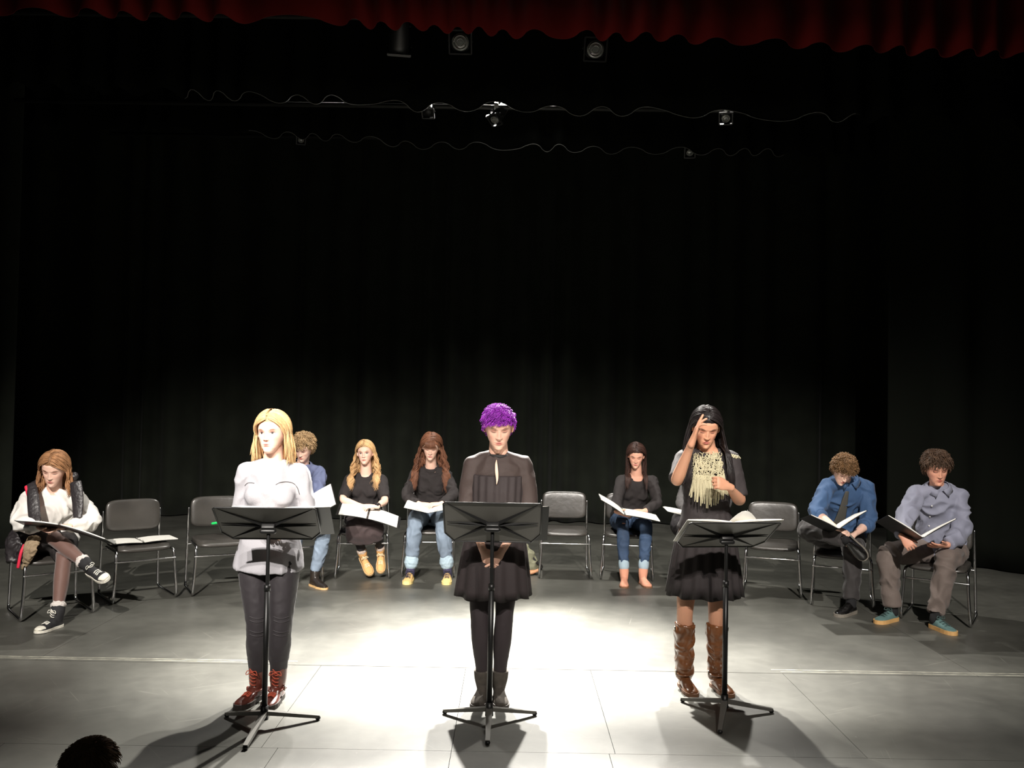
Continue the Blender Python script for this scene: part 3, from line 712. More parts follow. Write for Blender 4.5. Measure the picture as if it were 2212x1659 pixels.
# ---------------------------------------------------------------- shoes
SH = [(-.080, .018, .030, .050), (-.066, .030, .035, .075), (-.035, .034, .035, .088), (.0, .034, .036, .083), (.035, .037, .036, .066), (.075, .043, .034, .052), (.110, .043, .032, .046), (.140, .036, .028, .038), (.160, .022, .020, .030)]
def shoe(B, s, toe, up, name, um, sm, shaft=0.0, sole=.014, k=1.0, heel=0.0, lace=None, shr=.046, nl=5, shafttop=None, label=None, toecap=None, ank=None, point=1.0):
    """toe = direction the foot points; up = direction out of the foot"""
    A = B.J['an'+s] if ank is None else ank
    y = unit(toe); z = unit(np.asarray(up, float)-(np.asarray(up, float)@y)*y); x = np.cross(y, z)
    O = A-z*(.080*k)-y*(-.035*k)
    q = lambda a, b, c: O+k*(x*a+y*b+z*c)
    n = 18; rings = []
    for (yy, hw, zl, zt) in SH:
        th = np.linspace(0, 2*math.pi, n, endpoint=False); hw2 = hw*(point if yy > .1 else 1)
        X = np.cos(th)*hw2; Z = np.where(np.sin(th) > 0, sole+(zt-sole)*abs(np.sin(th))**0.8, sole-.002)
        rings.append(np.array([q(a, yy, c) for a, c in zip(X, Z)]))
    parts = [(np.concatenate(rings), ringfaces(len(rings), n))]
    sd = unit(B.J['kn'+s]-A)
    base = q(0, -.035, .05)
    if shaft: parts.append(tube([base, A+sd*.02, A+sd*(.02+shaft*.5), A+sd*(.02+shaft)] if shafttop is None else shafttop, [(.036, .042), (shr*.95, shr), (shr, shr), (shr, shr)][:4], n=18, ref=x, r0=True, r1=False, m=3))
    else: parts.append(tube([base, q(0, -.035, .085)], [(.034, .040), (.034, .042)], n=16, ref=x, r1=False, m=2))
    so = obj(name, remesh(parts, .0055, 3), um, B.root, label=label)
    out = []; ys = [r[0] for r in SH]
    for yy, hw, *_ in SH: out.append((hw+.004)*(point if yy > .1 else 1))
    prof_ = [(-.086, .006)]+[(yy, w) for yy, w in zip(ys, out)]+[(.168, .008)]
    loop = [(w, yy) for yy, w in prof_]+[(-w, yy) for yy, w in prof_[::-1]]
    top = np.array([q(a, b, sole+.004) for a, b in loop])
    g = [slab([q(a, b, 0) for a, b in loop], z, (sole+.004)*k)]
    if heel: g.append(slab([q(a, b, -heel) for a, b in [(w*.85, yy) for yy, w in prof_ if yy < -.02]+[(-w*.85, yy) for yy, w in prof_[::-1] if yy < -.02]], z, (heel+.003)*k))
    obj('sole', cat(g), sm, so, smooth=False, fix=True)
    if lace:
        L = []
        for i in range(nl):
            t = i/(nl-1); b = .085-.075*t; zt = np.interp(b, ys, [r[3] for r in SH])+.003
            if shaft and t > 0.45:
                u = (t-.45)/.55; c0 = A+sd*(.0+shaft*u*.9)+y*(shr+.004); L.append(tube([c0-x*.017, c0+y*.003, c0+x*.017+sd*.012], [.0026], n=5, m=2)); continue
            L.append(tube([q(-.020, b, zt-.004), q(0, b+.002, zt+.003), q(.020, b+.006, zt-.003)], [.0026], n=5, m=2))
            L.append(tube([q(.020, b, zt-.004), q(0, b+.002, zt+.004), q(-.020, b+.010, zt-.002)], [.0026], n=5, m=2))
        c0 = (A+sd*shaft*.85+y*(shr+.006)) if shaft else q(0, .012, .094)
        for sg in (-1, 1): L.append(tube([c0, c0+x*sg*.025+z*.008+y*.006, c0+x*sg*.034-z*.014+y*.008, c0+y*.004], [.0024], n=5, m=3))
        obj('laces', cat(L), lace, so, kind='stuff')
    if toecap: obj('toe_cap', remesh([tube([q(0, .118, .028), q(0, .150, .026)], [(.040*k, .018*k), (.030*k, .014*k)], n=14, ref=x, m=2)], .005, 1), toecap, so)
    return so
# ---------------------------------------------------------------- hair
def sstep(x, a, b):
    t = np.clip((x-a)/(b-a), 0, 1); return t*t*(3-2*t)
def hair_cap(B, m, th=.014, line=None, amp=.0, freq=60, name='hair', front=0.178):
    """scalp covered by a layer of hair that thins out at the hairline"""
    V = B.hlocal.copy(); z = V[:, 2]+.115; ang = np.degrees(np.arctan2(abs(V[:, 0]), V[:, 1]+.005))
    zh = np.interp(ang, [0, 25, 45, 62, 80, 92, 110, 180], line or [front, front-.002, front-.012, .135, .115, .085, .050, .045])
    e = z-zh; off = th*sstep(e, 0, .045)
    c = np.array([0, -.01, .0]); nrm = V-c; nrm /= np.linalg.norm(nrm, axis=1)[:, None]
    if amp:
        off = off+np.array([noise.noise(Vector(v*freq)) for v in V])*amp*sstep(e, 0, .02)
    V = V+nrm*(off+.0008)[:, None]
    keep = e > -.002
    F_ = [f for f in B.hfaces if all(keep[i] for i in f)]
    used = sorted({i for f in F_ for i in f}); mp = {a: b for b, a in enumerate(used)}
    V = head_hull(V[used], B.hs, B.hf, B.hu, B.hc, B.hk); F_ = [tuple(mp[i] for i in f) for f in F_]
    return V, F_
def strands_mesh(paths, radii, n=4):
    """paths (N,K,3), radii (N,K) -> little tapered tubes"""
    Pp = np.asarray(paths); R = np.asarray(radii); N_, K, _ = Pp.shape
    T = np.gradient(Pp, axis=1); T /= np.linalg.norm(T, axis=2)[..., None]+1e-9
    ref = np.array([0.31, 0.9, 0.3]); X = np.cross(T, ref); X /= np.linalg.norm(X, axis=2)[..., None]+1e-9; Y = np.cross(T, X)
    V = []
    for j in range(n):
        a = 2*math.pi*j/n; V.append(Pp+(X*math.cos(a)+Y*math.sin(a))*R[..., None])
    V = np.stack(V, 2).reshape(-1, 3)
    base = (np.arange(N_)[:, None, None]*K+np.arange(K-1)[None, :, None])*n; j = np.arange(n)[None, None, :]; j2 = (j+1) % n
    f = np.stack([base+j, base+j2, base+n+j2, base+n+j], -1).reshape(-1, 4)
    return V, [tuple(x) for x in f]
def long_hair(B, m, L=.42, N=420, part=.0, wave=0.0, lam=.09, vol=.010, frontside=(80, 125), front_share=.45, rad=.0028, seed=1, bangs=False,
              left_bias=0.5, Lb=None, spread=.0, cap=.012, curlz=1.0, label=None, maxback=.12, fold=.03, gather=0.0):
    r = np.random.default_rng(seed); J = B.J; K1, K2 = 9, 18
    c, s, f, u, k = B.hc, B.hs, B.hf, B.hu, B.hk
    ctr = np.array([0, -.010, .012]); rad_ = np.array([.077, .100, .106])
    nk, rs = J['nk'], B.rs; fw = unit(np.cross(rs, (0, 0, 1))); fw = fw if fw@B.fwd > 0 else -fw
    paths, radii, shade = [], [], []
    ncl = max(8, N//14)
    for i in range(N):
        cl = r.integers(ncl); rc = np.random.default_rng(seed*1000+cl)
        sgn = -1 if rc.random() < left_bias else 1
        isf = rc.random() < front_share
        phi = (rc.uniform(*frontside) if isf else rc.uniform(120, 180))+r.normal()*4
        shade.append(rc.uniform(.72, 1.22)*r.uniform(.8, 1.2)); clo = rc.uniform(0, vol); cph = rc.uniform(0, 6.28); cla = rc.uniform(.8, 1.25); cL = rc.uniform(.82, 1.05)
        q = np.clip((phi-70)/110, 0, 1); el0 = math.radians(36+88*q+r.uniform(-6, 22))
        root = np.array([part/.08+sgn*r.uniform(-.07, .03), math.cos(el0), math.sin(el0)]); root /= np.linalg.norm(root)
        ph = math.radians(phi); el1 = math.radians(-8+r.normal()*3)
        end = np.array([sgn*math.sin(ph)*math.cos(el1), math.cos(ph)*math.cos(el1), math.sin(el1)])
        om = math.acos(np.clip(root@end, -1, 1)); off = .009+clo+r.uniform(0, .006)+0.0
        pts = []
        for j in range(K1):
            t = j/(K1-1); d = (math.sin((1-t)*om)*root+math.sin(t*om)*end)/math.sin(om)
            # keep the front locks off the face by bulging them sideways
            loc = ctr+d*(rad_+off*(0.5+0.5*math.sin(t*math.pi/2)))
            if isf:
                mn = .074*float(sstep(.085-loc[2], 0, .05)); loc[0] = math.copysign(max(abs(loc[0]), mn), sgn)
            pts.append(c+k*(s*loc[0]+f*loc[1]+u*loc[2]))
        p = pts[-1].copy(); LL = (L if isf else (Lb or L))*cL*(1+r.normal()*.04); st = LL/K2
        side = unit(s*sgn+f*0.2); jit = r.normal(size=3)*.004
        lat = unit(np.array([s[0]*sgn, s[1]*sgn, 0])); out = []
        hang = p.copy()
        for j in range(1, K2+1):
            t = j/K2
            hang = hang+np.array([0, 0, -1.0])*st*curlz+lat*st*spread*(1-t)-lat*st*gather*t
            q2 = hang+jit*t*2
            rel = q2-nk; xr, yr, hh = rel@rs, rel@fw, rel[2]
            top = .028-max(0, abs(xr)-.05)*.32
            if hh < top+.02:
                depth = (.058+.052*min(1, max(0, (top+.02-hh)/.16)))*math.sqrt(max(0.05, 1-(xr/.215)**2))+(.045*B.bust if isf else 0)+.012
                depth *= B.dep
                if isf:
                    if yr < depth: 
                        w_ = sstep(top+.02-hh, 0, fold); yr2 = yr+(depth-yr)*w_; q2 = q2+fw*(yr2-yr); hang = hang+fw*(yr2-yr)
                else:
                    if yr > -depth: 
                        w_ = sstep(top+.02-hh, 0, fold); yr2 = yr+(-depth-yr)*w_; q2 = q2+fw*(yr2-yr); hang = hang+fw*(yr2-yr)
            w2 = wave*min(1, t*2.2+.15); phs = 2*math.pi*(LL*t)/(lam*cla)+cph
            q2 = q2+lat*w2*math.sin(phs)+fw*(w2*.6*math.cos(phs))*(1 if isf else -1)
            out.append(q2)
        pts = np.array(pts+out); paths.append(pts)
        tt = np.linspace(0, 1, len(pts)); radii.append(rad*(0.75+0.5*r.random())*np.where(tt < .72, 1.0, 1-(tt-.72)/.28*.85))
    V, Fc = strands_mesh(paths, radii)
    geos = [hair_cap(B, m, cap), (V, Fc)]; cv = [np.full(len(geos[0][0]), .72), np.repeat(np.array(shade), len(V)//len(shade))]
    if bangs:
        bp, br = [], []
        for i in range(110):
            x = r.uniform(-.062, .062); t = np.linspace(0, 1, 8)
            pts = []
            for tt in t:
                z = .105*(1-tt)+.020*tt+(.012 if False else 0); yy = .030+(.060)*math.sin(min(1, tt*1.5)*math.pi/2)+.012-abs(x)*.25*tt
                if tt > .75: yy = .096-abs(x)*.28
                pts.append(c+k*(s*(x*(.55+.45*tt))+f*yy+u*z))
            bp.append(pts); br.append(np.full(8, .0030)*(1-.5*t**3))
        geos.append(strands_mesh(bp, br)); cv.append(np.repeat(r.uniform(.6, 1.05, len(bp)), 32))
    return obj('hair', cat(geos), m, B.root, label=label, cols=hcol(m, np.concatenate(cv)))
def hcol(m, k): return np.array(m['rgb'])[None, :]*k[:, None]
def short_hair(B, m, N=420, th=.018, ln=.045, curl=.0, seed=3, line=None, front=.176, flow='crown', rad=.003, amp=.006, lift=.3, label=None, sweep=0.0, bias=None):
    r = np.random.default_rng(seed); V, Fc = hair_cap(B, m, th, line, amp, 45, front=front)
    ctr = B.hc+B.hu*.0; geos = [(V, Fc)]
    crown = B.hc+B.hu*.105*B.hk-B.hf*.035*B.hk
    dc = np.linalg.norm(V-crown, axis=1); near = np.where(dc < .055)[0]
    idx = np.concatenate([r.choice(near, N//4), r.integers(0, len(V), N)]); paths, radii = [], []
    K = 9
    for i in idx:
        p = V[i]; nrm = unit(p-ctr); d = p-crown; d = d-(d@nrm)*nrm
        if np.linalg.norm(d) < .05: d = d+r.normal(size=3)*.02; d = d-(d@nrm)*nrm
        t = unit(d) if np.linalg.norm(d) > .005 else unit(np.cross(nrm, r.normal(size=3)))
        if flow == 'fwd': t = unit(t*0.6+B.hf*0.9+B.hs*sweep); t = unit(t-(t@nrm)*nrm)
        if flow == 'side': t = unit(t*0.5+B.hs*sweep+B.hf*.4); t = unit(t-(t@nrm)*nrm)
        b = np.cross(nrm, t); L_ = ln*r.uniform(.6, 1.2); ph = r.uniform(0, 6.28); pts = []
        for j in range(K):
            q = j/(K-1); lf = lift*L_*math.sin(q*math.pi*.55)
            pt = p-nrm*.003+t*L_*q+nrm*lf-nrm*(L_*q)**2*3.2
            pt = pt+(b*math.sin(ph+q*5.5)+nrm*math.cos(ph+q*5.5))*curl*min(1, q*2)
            pts.append(pt)
        paths.append(pts); radii.append(rad*r.uniform(.8, 1.3)*(1-.7*np.linspace(0, 1, K)**2))
    geos.append(strands_mesh(paths, radii)); sh = r.uniform(.65, 1.3, len(paths))
    return obj('hair', cat(geos), m, B.root, label=label, cols=hcol(m, np.concatenate([np.full(len(V), .7), np.repeat(sh, K*4)])))
def hairmat(name, rgb, var=.35, rough=.38):
    m = mat(name, rgb, rough+.12, spec=.3, var=var*.6, vscale=26, stretch=(1, 1, .18), bump=.15, bscale=120, vcol=True)
    m['rgb'] = lin([x/255 for x in rgb]); return m
# ================================================================ PEOPLE: who sits and stands where
from mathutils.bvhtree import BVHTree
_bvh = {}
def onto(o, px, py, lift=0.003):
    """point on an object's surface where a sight line meets it (to lay buttons, seams, laces on cloth)"""
    if o.name not in _bvh:
        g = np.array(o['_o']); me = o.data
        _bvh[o.name] = BVHTree.FromPolygons([tuple(np.array(v.co)+g) for v in me.vertices], [tuple(p.vertices) for p in me.polygons])
    d = unit(ray(px, py)); h = _bvh[o.name].ray_cast(Vector(EYE), Vector(d))
    if h[0] is None: return None
    return np.array(h[0])-d*lift
def lay(o, pxs, r, n=6, lift=.003, m=3):
    pts = [onto(o, x, y, lift) for x, y in pxs]; pts = [p for p in pts if p is not None]
    return tube(pts, [r]*len(pts), n=n, m=m) if len(pts) > 1 else None
def seat(k, back=.07, z=.535, dx=0.0):
    x, y, a = CH[k]; a = math.radians(a); return (x-math.sin(a)*back+math.cos(a)*dx, y+math.cos(a)*back+math.sin(a)*dx, z)
def skirt(levels, m, B, name='skirt', pleats=16, pa=.06, label=None, n=96, seed=0):
    """cloth hanging in folds: levels (cx, cy, z, a, b)"""
    r = np.random.default_rng(seed); ph = np.cumsum(r.uniform(.6, 1.4, n)); ph = ph/ph[-1]*2*math.pi*pleats
    L = catmull(levels, 4); th = np.linspace(0, 2*math.pi, n, endpoint=False); rings = []; k = len(L)
    for i, (cx, cy, z, a, b) in enumerate(L):
        t = (i/(k-1)); g = 1+pa*t**.7*np.sin(ph)
        rings.append(np.stack([cx+np.cos(th)*a*g, cy+np.sin(th)*b*g, np.full(n, z)+.006*t*np.sin(ph*.5)], 1))
    c = rings[-1].mean(0); rings.append(c+(rings[-1]-c)*.96+np.array([0, 0, .004])); rings.append(c+(rings[-1]-c)*.85+np.array([0, 0, .10])); rings.append(c+(rings[-1]-c)*.1+np.array([0, 0, .16]))
    return obj(name, (np.concatenate(rings), ringfaces(len(rings), n)), m, B.root, fix=True, label=label)
def collar_ring(B, t=1.0, a=.068, b=.060, h=.02, tk=.006, off=0.0):
    p, r, f, tg = tpoint(B, t); n = 30; th = np.linspace(0, 2*math.pi, n, endpoint=False); rings = []
    for dz, k in ((-h/2, 1.06), (h/2, 1.0), (h/2, .92), (-h/2, .96)):
        rings.append(p+f*(off)+tg*dz+np.outer(np.cos(th)*a*k, r)+np.outer(np.sin(th)*b*k, f))
    V = np.concatenate(rings); f_ = []
    for i in range(4):
        for j in range(n): f_.append((i*n+j, i*n+(j+1) % n, ((i+1) % 4)*n+(j+1) % n, ((i+1) % 4)*n+j))
    return V, f_
def wings(B, m, w=.07, d=.070, t=1.03, a=.076, sh=None):
    """turned-down shirt collar with two points"""
    p, r, f, tg = tpoint(B, t); g = []
    for s in (-1, 1):
        row = []
        for q in np.linspace(0, 1, 8):
            an = math.radians(82-150*q); base = p+r*s*math.cos(an)*a+f*(math.sin(an)*a*.95+.002)+tg*.022
            out = unit(r*s*math.cos(an)+f*math.sin(an)); dl = d*(1.0 if q < .05 else .62-.15*q)
            low = base+out*(.034 if q > .02 else .030)-tg*dl*.8+(r*s*.034 if q < .05 else 0)
            row.append((base, low))
        V = []; 
        for b_, l_ in row: V += [b_, l_, b_+(b_-p)*.05, l_+unit(l_-p)*.004]
        V = np.array(V); f_ = []
        for i in range(7):
            a0, c0 = 4*i, 4*i+4
            f_ += [(a0, c0, c0+1, a0+1), (a0+2, a0+3, c0+3, c0+2), (a0, a0+2, c0+2, c0), (a0+1, c0+1, c0+3, a0+3)]
        f_ += [(0, 1, 3, 2), (28, 30, 31, 29)]; g.append((V, f_))
    return obj('collar', cat(g), m, B.root, fix=True)
def cuff(B, s, u, m, r=.034, w=.02, name='cuff', k=1.0):
    J = B.J; p = J['el'+s]+(J['wr'+s]-J['el'+s])*u; d = unit(J['wr'+s]-J['el'+s])
    return obj(name, tube([p-d*w, p+d*w], [(r, r*k)], n=16, m=1, r0=False, r1=False, ref=(1, 0, 0)), m, B.root)
def ringat(c, d, r, w, k=1.0): return tube([c-d*w, c+d*w], [(r, r*k)], n=16, m=1, r0=True, r1=True)
def socks(B, s):
    c = B.J['an'+s]; d = unit(B.J['kn'+s]-c); return obj('sock', tube([c-d*.02, c+d*.03, c+d*.09], [.043, .042, .043], n=16, m=2), mat('black_sock', (26, 26, 28), .9), B.root)
def rolled(J, s, u, r, w):
    p = J['kn'+s]+(J['an'+s]-J['kn'+s])*u; d = unit(J['an'+s]-J['kn'+s]); return tube([p-d*w, p-d*w*.9, p+d*w*.9, p+d*w], [r*.95, r, r*1.02, r*.95], n=18, m=1)

SK1, SK2, SK3 = (236, 194, 174), (230, 182, 160), (196, 144, 116)
white = mat('white_knit', (238, 234, 228), 0.85, sheen=.2, bump=.2, bscale=180)
blackk = mat('black_knit', (40, 35, 35), .88, bump=.3, bscale=220, var=.12, vscale=9)
jeanl = mat('light_blue_denim', (116, 130, 146), 0.85, var=.28, vscale=7, bump=.25, bscale=260)
jeand = mat('dark_blue_denim', (52, 72, 100), 0.8, var=.35, vscale=6, bump=.25, bscale=260)
rubw = mat('white_rubber', (236, 232, 218), 0.6)
lacew = mat('white_lace_cord', (240, 236, 226), 0.8)
# ---------------------------------------------------------------- A: girl in white sweater, far left
A = Body(); make_person(A, dict(label='young woman in white sweater and dark vest reading with legs crossed, leftmost seated',
    pe=seat('A'), nk=(116, 1064, 6.84), yp=12, ys=8, bend=.05, shw=.165, hipw=.09, h=.98, wid=1.08, dep=1.1, bust=.8,
    ela=(42, 1128, -1), elb=(199, 1128, -1), wra=(88, 1140, -1), wrb=(147, 1137, -1),
    kna=(112, 1158, -1), ana=(190, 1222, -1), knb=(139, 1198, -1), anb=(124, 1312, 0),
    flat=dict(b=1), hd=(117, 1012, 6.76), face=(6, 24, 4), hk=1.10, eyes='down', skin=SK1, brow=(120, 78, 50), lip=(175, 95, 85),
    handa=dict(dir=(1, -.2, -.25), dorsal=(0, .1, -1), curl=.3), handb=dict(dir=(-1, -.25, -.12), dorsal=(0, -.4, 1), curl=.3)))
SLW = [(0, .070, .070), (.4, .074, .072), (.85, .078, .074), (1.0, .074, .070), (1.3, .072, .064), (1.7, .060, .052), (1.88, .042, .036), (2, .036, .032)]
sw = garment('sweater', A, [torso(A, -.02, 1.0, .022)]+traps(A, .012)+bust(A, .012)+[arm(A, s, 0, 1.96, 0, over=SLW) for s in 'ab'], white, amp=.012, freq=10)
obj('crew_collar', collar_ring(A, 1.01, .066, .060, .022), white, A.root)
tights = mat('sheer_brown_tights', (112, 84, 76), 0.6, sheen=.3, spec=.35)
garment('tights', A, [leg(A, s, 0.1, 1.96, .003) for s in 'ab'], tights, amp=.0008)
vestm = mat('black_quilted_vest', (44, 40, 42), 0.42, spec=.6, bump=.5, bscale=40); vred = mat('pink_red_vest_lining', (225, 44, 74), .6)
def panel(B, o, pts, m, name, wy=.02, base=None, voxel=None):
    g = []
    pp = [(onto(o, x, y, 0), P(x, y, base)) for x, y, w in pts]
    yy = np.array([a[1] if a is not None else b[1] for a, b in pp]); t = np.arange(len(yy))
    yf = np.polyval(np.polyfit(t, yy, 1), t); yf = yf-max(0, (yf-yy).max())*.6-.006
    P3 = np.array([P(x, y, v) for (x, y, w), v in zip(pts, yf)])
    return obj(name, tube(P3, [(w/F*np.linalg.norm(p-EYE)*.5, wy) for p, (_, _, w) in zip(P3, pts)], n=14, ref=(1, 0, 0), m=4), m, B.root)
panel(A, sw, [(66, 1046, 18), (70, 1062, 20), (72, 1085, 22), (74, 1110, 22), (76, 1128, 22)], vestm, 'vest_panel', wy=.011, base=6.6)
panel(A, sw, [(163, 1042, 22), (166, 1062, 24), (168, 1085, 22), (168, 1105, 20), (168, 1118, 16)], vestm, 'vest_panel', wy=.011, base=6.6)
panel(A, sw, [(57, 1052, 7), (63, 1070, 9), (70, 1095, 9), (76, 1120, 6)], vred, 'vest_lining', wy=.012, base=6.6)
hp = A.J['hpa']
obj('vest_hem', remesh([tube([P(50, 1150, 6.80), P(38, 1172, 6.76), P(28, 1205, 6.74)], [(.075, .05), (.085, .06), (.05, .045)], n=14, m=4),
    tube([P(55, 1150, 6.95), P(44, 1185, 6.9)], [.07, .07], n=12, m=2)], .009, 3, .012, 22, True), vestm, A.root)
obj('vest_lining', tube([P(52, 1178, 6.68), P(45, 1195, 6.66), P(39, 1225, 6.66)], [(.012, .010)], n=8, m=4), vred, A.root)
obj('vest_collar', remesh([tube([P(72, 1050, 6.82), P(90, 1042, 6.95), P(118, 1038, 7.0), P(146, 1040, 6.95), P(160, 1028, 6.85)], [.030, .034, .036, .036, .028], n=12, m=4)], .008, 2, .008, 24, True), vestm, A.root)
tan = mat('tan_wrap_cloth', (150, 130, 104), .8, bump=.4, bscale=60)
obj('wrap_cloth', remesh([tube([P(74, 1163, 6.60), P(66, 1185, 6.56), P(58, 1208, 6.58), P(50, 1230, 6.62)], [(.050, .02), (.052, .022), (.032, .018), (.014, .010)], n=14, m=4)], .006, 2, .006, 30, True), tan, A.root)
skb = mat('black_patterned_skirt', (40, 36, 36), .8, var=.8, vscale=22)
garment('skirt', A, [torso(A, -.12, .22, .02), leg(A, 'a', 0, .86, .026), leg(A, 'b', 0, .78, .026),
    tube([(A.J['hpa']+A.J['hpb'])/2, (A.J['kna']*.75+A.J['hpa']*.25+A.J['knb']*.6+A.J['hpb']*.4)/2], [(.10, .09), (.09, .07)], n=14)], skb, amp=.006)
hit = mat('black_canvas', (38, 38, 40), .8, bump=.3, bscale=300)
sock = mat('white_frilled_sock', (222, 214, 208), .9, bump=.5, bscale=120)
dA = unit(A.J['ana']-A.J['kna'])
shoe(A, 'a', P(240, 1246, A.J['ana'][1]-.16)-A.J['ana'], -dA+np.array([0, -.4, .5]), 'high_top_sneaker', hit, rubw, shaft=.04, lace=lacew, toecap=rubw, shr=.049, nl=6)
shoe(A, 'b', (-.22, -1, 0.02), (0, 0, 1), 'high_top_sneaker', hit, rubw, shaft=.055, lace=lacew, toecap=rubw, shr=.049, nl=7)
for s, q in (('a', .045), ('b', .065)):
    c = A.J['an'+s]; d = unit(A.J['kn'+s]-c)
    obj('sock', remesh([tube([c+d*(q-.005), c+d*(q+.006), c+d*(q+.022), c+d*(q+.034)], [.046, .052, .054, .042], n=18, m=2)], .005, 1, .004, 60), sock, A.root)
hA = hairmat('auburn_blond_hair', (156, 114, 80))
long_hair(A, hA, L=.20, Lb=.22, N=460, part=-.01, wave=.008, lam=.16, vol=.013, front_share=.55, frontside=(78, 118), seed=4, rad=.0032, spread=.10, cap=.016, fold=.10)
# ---------------------------------------------------------------- B: blond woman in grey
Bp = Body(); make_person(Bp, dict(label='blond woman in pale grey top and dark leggings standing at the left music stand',
    pe=(581, 1196, 5.0), pepx=1, nk=(590, 1003, 4.97), yp=2, ys=4, shw=.142, hipw=.085, bend=.0, bust=.7, wid=.97, dep=1.08, h=1.0,
    ela=(517, 1112, 5.0), elb=(667, 1112, 5.0), wra=(556, 1126, -1), wrb=(626, 1128, -1),
    kna=(556, 1348, 4.93), ana=(556, 1482, 4.99), knb=(607, 1348, 4.93), anb=(600, 1484, 4.99),
    flat=dict(a=1.02, b=1.02), hd=(588, 934, 4.94), face=(-8, 2, -2), hk=1.0, eyes='open', skin=SK1, brow=(130, 80, 60), lip=(205, 120, 112), lsc=1.0,
    handa=dict(dir=(.8, -.2, -.6), dorsal=(-.3, -.6, .6), curl=.6), handb=dict(dir=(-.75, -.2, -.6), dorsal=(.3, -.6, .6), curl=.6)))
greyt = mat('pale_grey_jersey', (160, 158, 163), .88, bump=.2, bscale=240)
TB = [(-.32, .195, .150, 0), (-.16, .195, .150, -.01), (0, .182, .134, -.01), (.25, .150, .110, 0), (.45, .134, .100, .002), (.62, .142, .104, .003), (.78, .152, .106, .0), (.9, .148, .094, -.006), (.97, .110, .070, -.008), (1.02, .068, .058, -.004)]
topB = garment('long_sleeve_top', Bp, [torso(Bp, -.16, 1.0, .008, over=TB, k=16, r0=False)]+traps(Bp, .006)+bust(Bp, .008)+[arm(Bp, s, 0, 1.92, .010) for s in 'ab']+[leg(Bp, s, 0, .14, .012) for s in 'ab'], greyt, amp=.007, freq=8)
obj('neck_band', collar_ring(Bp, .985, .086, .072, .016), greyt, Bp.root)
legg = mat('charcoal_leggings', (46, 42, 45), .6, spec=.35, sheen=.1)
lg = garment('leggings', Bp, [torso(Bp, -.14, .05, -.006), *[leg(Bp, s, 0, 1.93, .006, sc=1.06) for s in 'ab']], legg, amp=.0015, freq=20)
for s in 'ab':
    J = Bp.J; x, y = proj(J['kn'+s])
    for dy in (-14, -6, 16, 24):
        g = lay(lg, [(x-16, y+dy-2), (x-6, y+dy+2), (x+6, y+dy+2), (x+16, y+dy-2)], .0042, lift=-.001)
        if g: obj('knee_crease', g, legg, lg)
seamm = mat('dark_seam', (70, 66, 66), .9)
for q in ([(529, 1049), (534, 1044), (541, 1043), (549, 1044)], [(596, 1047), (606, 1042), (622, 1041), (635, 1045), (643, 1055), (647, 1068)]):
    g = lay(topB, q, .0020, lift=.0005)
    if g: obj('yoke_seam', g, seamm, topB)
rlea = mat('oxblood_leather', (98, 48, 38), .36, spec=.6, coat=.3, var=.35, vscale=18)
rsole = mat('dark_boot_sole', (52, 44, 40), .7); rlace = mat('orange_red_lace', (186, 82, 58), .7)
buck = mat('silver_buckle', (190, 188, 180), .25, metal=1.0)
for s, tx in (('a', -.26), ('b', -.04)):
    b = shoe(Bp, s, (tx, -1, 0), (0, 0, 1), 'lace_up_boot', rlea, rsole, shaft=.10, sole=.022, lace=rlace, shr=.048, nl=9, k=1.02)
    c = Bp.J['an'+s]+np.array([0, 0, -.005])
    obj('boot_strap', tube([c+(-.047, -.01, -.012), c+(-.03, -.05, -.018), c+(.02, -.055, -.018), c+(.046, -.015, -.008)], [(.006, .012)], n=8, m=4, ref=(0, 0, 1)), rlea, b)
    obj('buckle', rbox(c+(.047, -.02, -.008), .008, .026, .03, .003), buck, b)
hB_ = hairmat('golden_blond_hair', (200, 164, 118))
long_hair(Bp, hB_, L=.155, Lb=.20, N=640, part=.012, wave=.003, lam=.25, vol=.012, front_share=.6, frontside=(76, 125), seed=9, rad=.0030, spread=.16, cap=.014, fold=.2)
# ---------------------------------------------------------------- C: man half hidden behind B
C_ = Body(); make_person(C_, dict(label='man with tousled light brown hair in blue shirt seated half hidden behind the blond woman', male=True,
    pe=seat('C', dx=-.02), nk=(652, 1008, 8.22), yp=-8, ys=-14, bend=.06, shw=.185, hipw=.09, h=1.08, wid=1.08,
    ela=(622, 1072, -1), elb=(686, 1072, -1), wra=(648, 1092, -1), wrb=(676, 1092, -1),
    kna=(640, 1141, -1), ana=(630, 1240, 0), knb=(703, 1143, -1), anb=(679, 1242, 0),
    flat=dict(a=1.08, b=1.08), anYb=8.02, anYa=8.05, hd=(656, 966, 8.12), face=(-14, 32, 6), hk=1.04, skin=SK1, brow=(150, 110, 70),
    handa=dict(curl=.5), handb=dict(dir=(.1, -.6, .5), dorsal=(1, 0, .2), curl=.9)))
blue1 = mat('slate_blue_shirt_cloth', (84, 92, 122), .8, bump=.2, bscale=200)
shC = garment('shirt', C_, [torso(C_, -.05, 1.0, .016)]+traps(C_, .008)+[arm(C_, s, 0, 1.75, .014) for s in 'ab'], blue1, amp=.008)
wings(C_, blue1)
garment('jeans', C_, [torso(C_, -.14, .18, .008)]+[leg(C_, s, 0, 1.88, .012, r1=False) for s in 'ab'], jeanl, amp=.006)
blea = mat('black_brogue_leather', (40, 34, 30), .28, spec=.6, coat=.4); tsole = mat('tan_leather_sole', (196, 160, 112), .6)
for s, t in (('a', (-.1, -1, 0)), ('b', (.72, -.8, 0))):
    shoe(C_, s, t, (0, 0, 1), 'ankle_boot', blea, tsole, shaft=.035, sole=.012, heel=0, shr=.046, k=1.08, point=.85)
short_hair(C_, hairmat('light_brown_hair', (160, 132, 96)), N=750, th=.016, ln=.038, curl=.004, seed=6, amp=.007, lift=.42, rad=.0036)
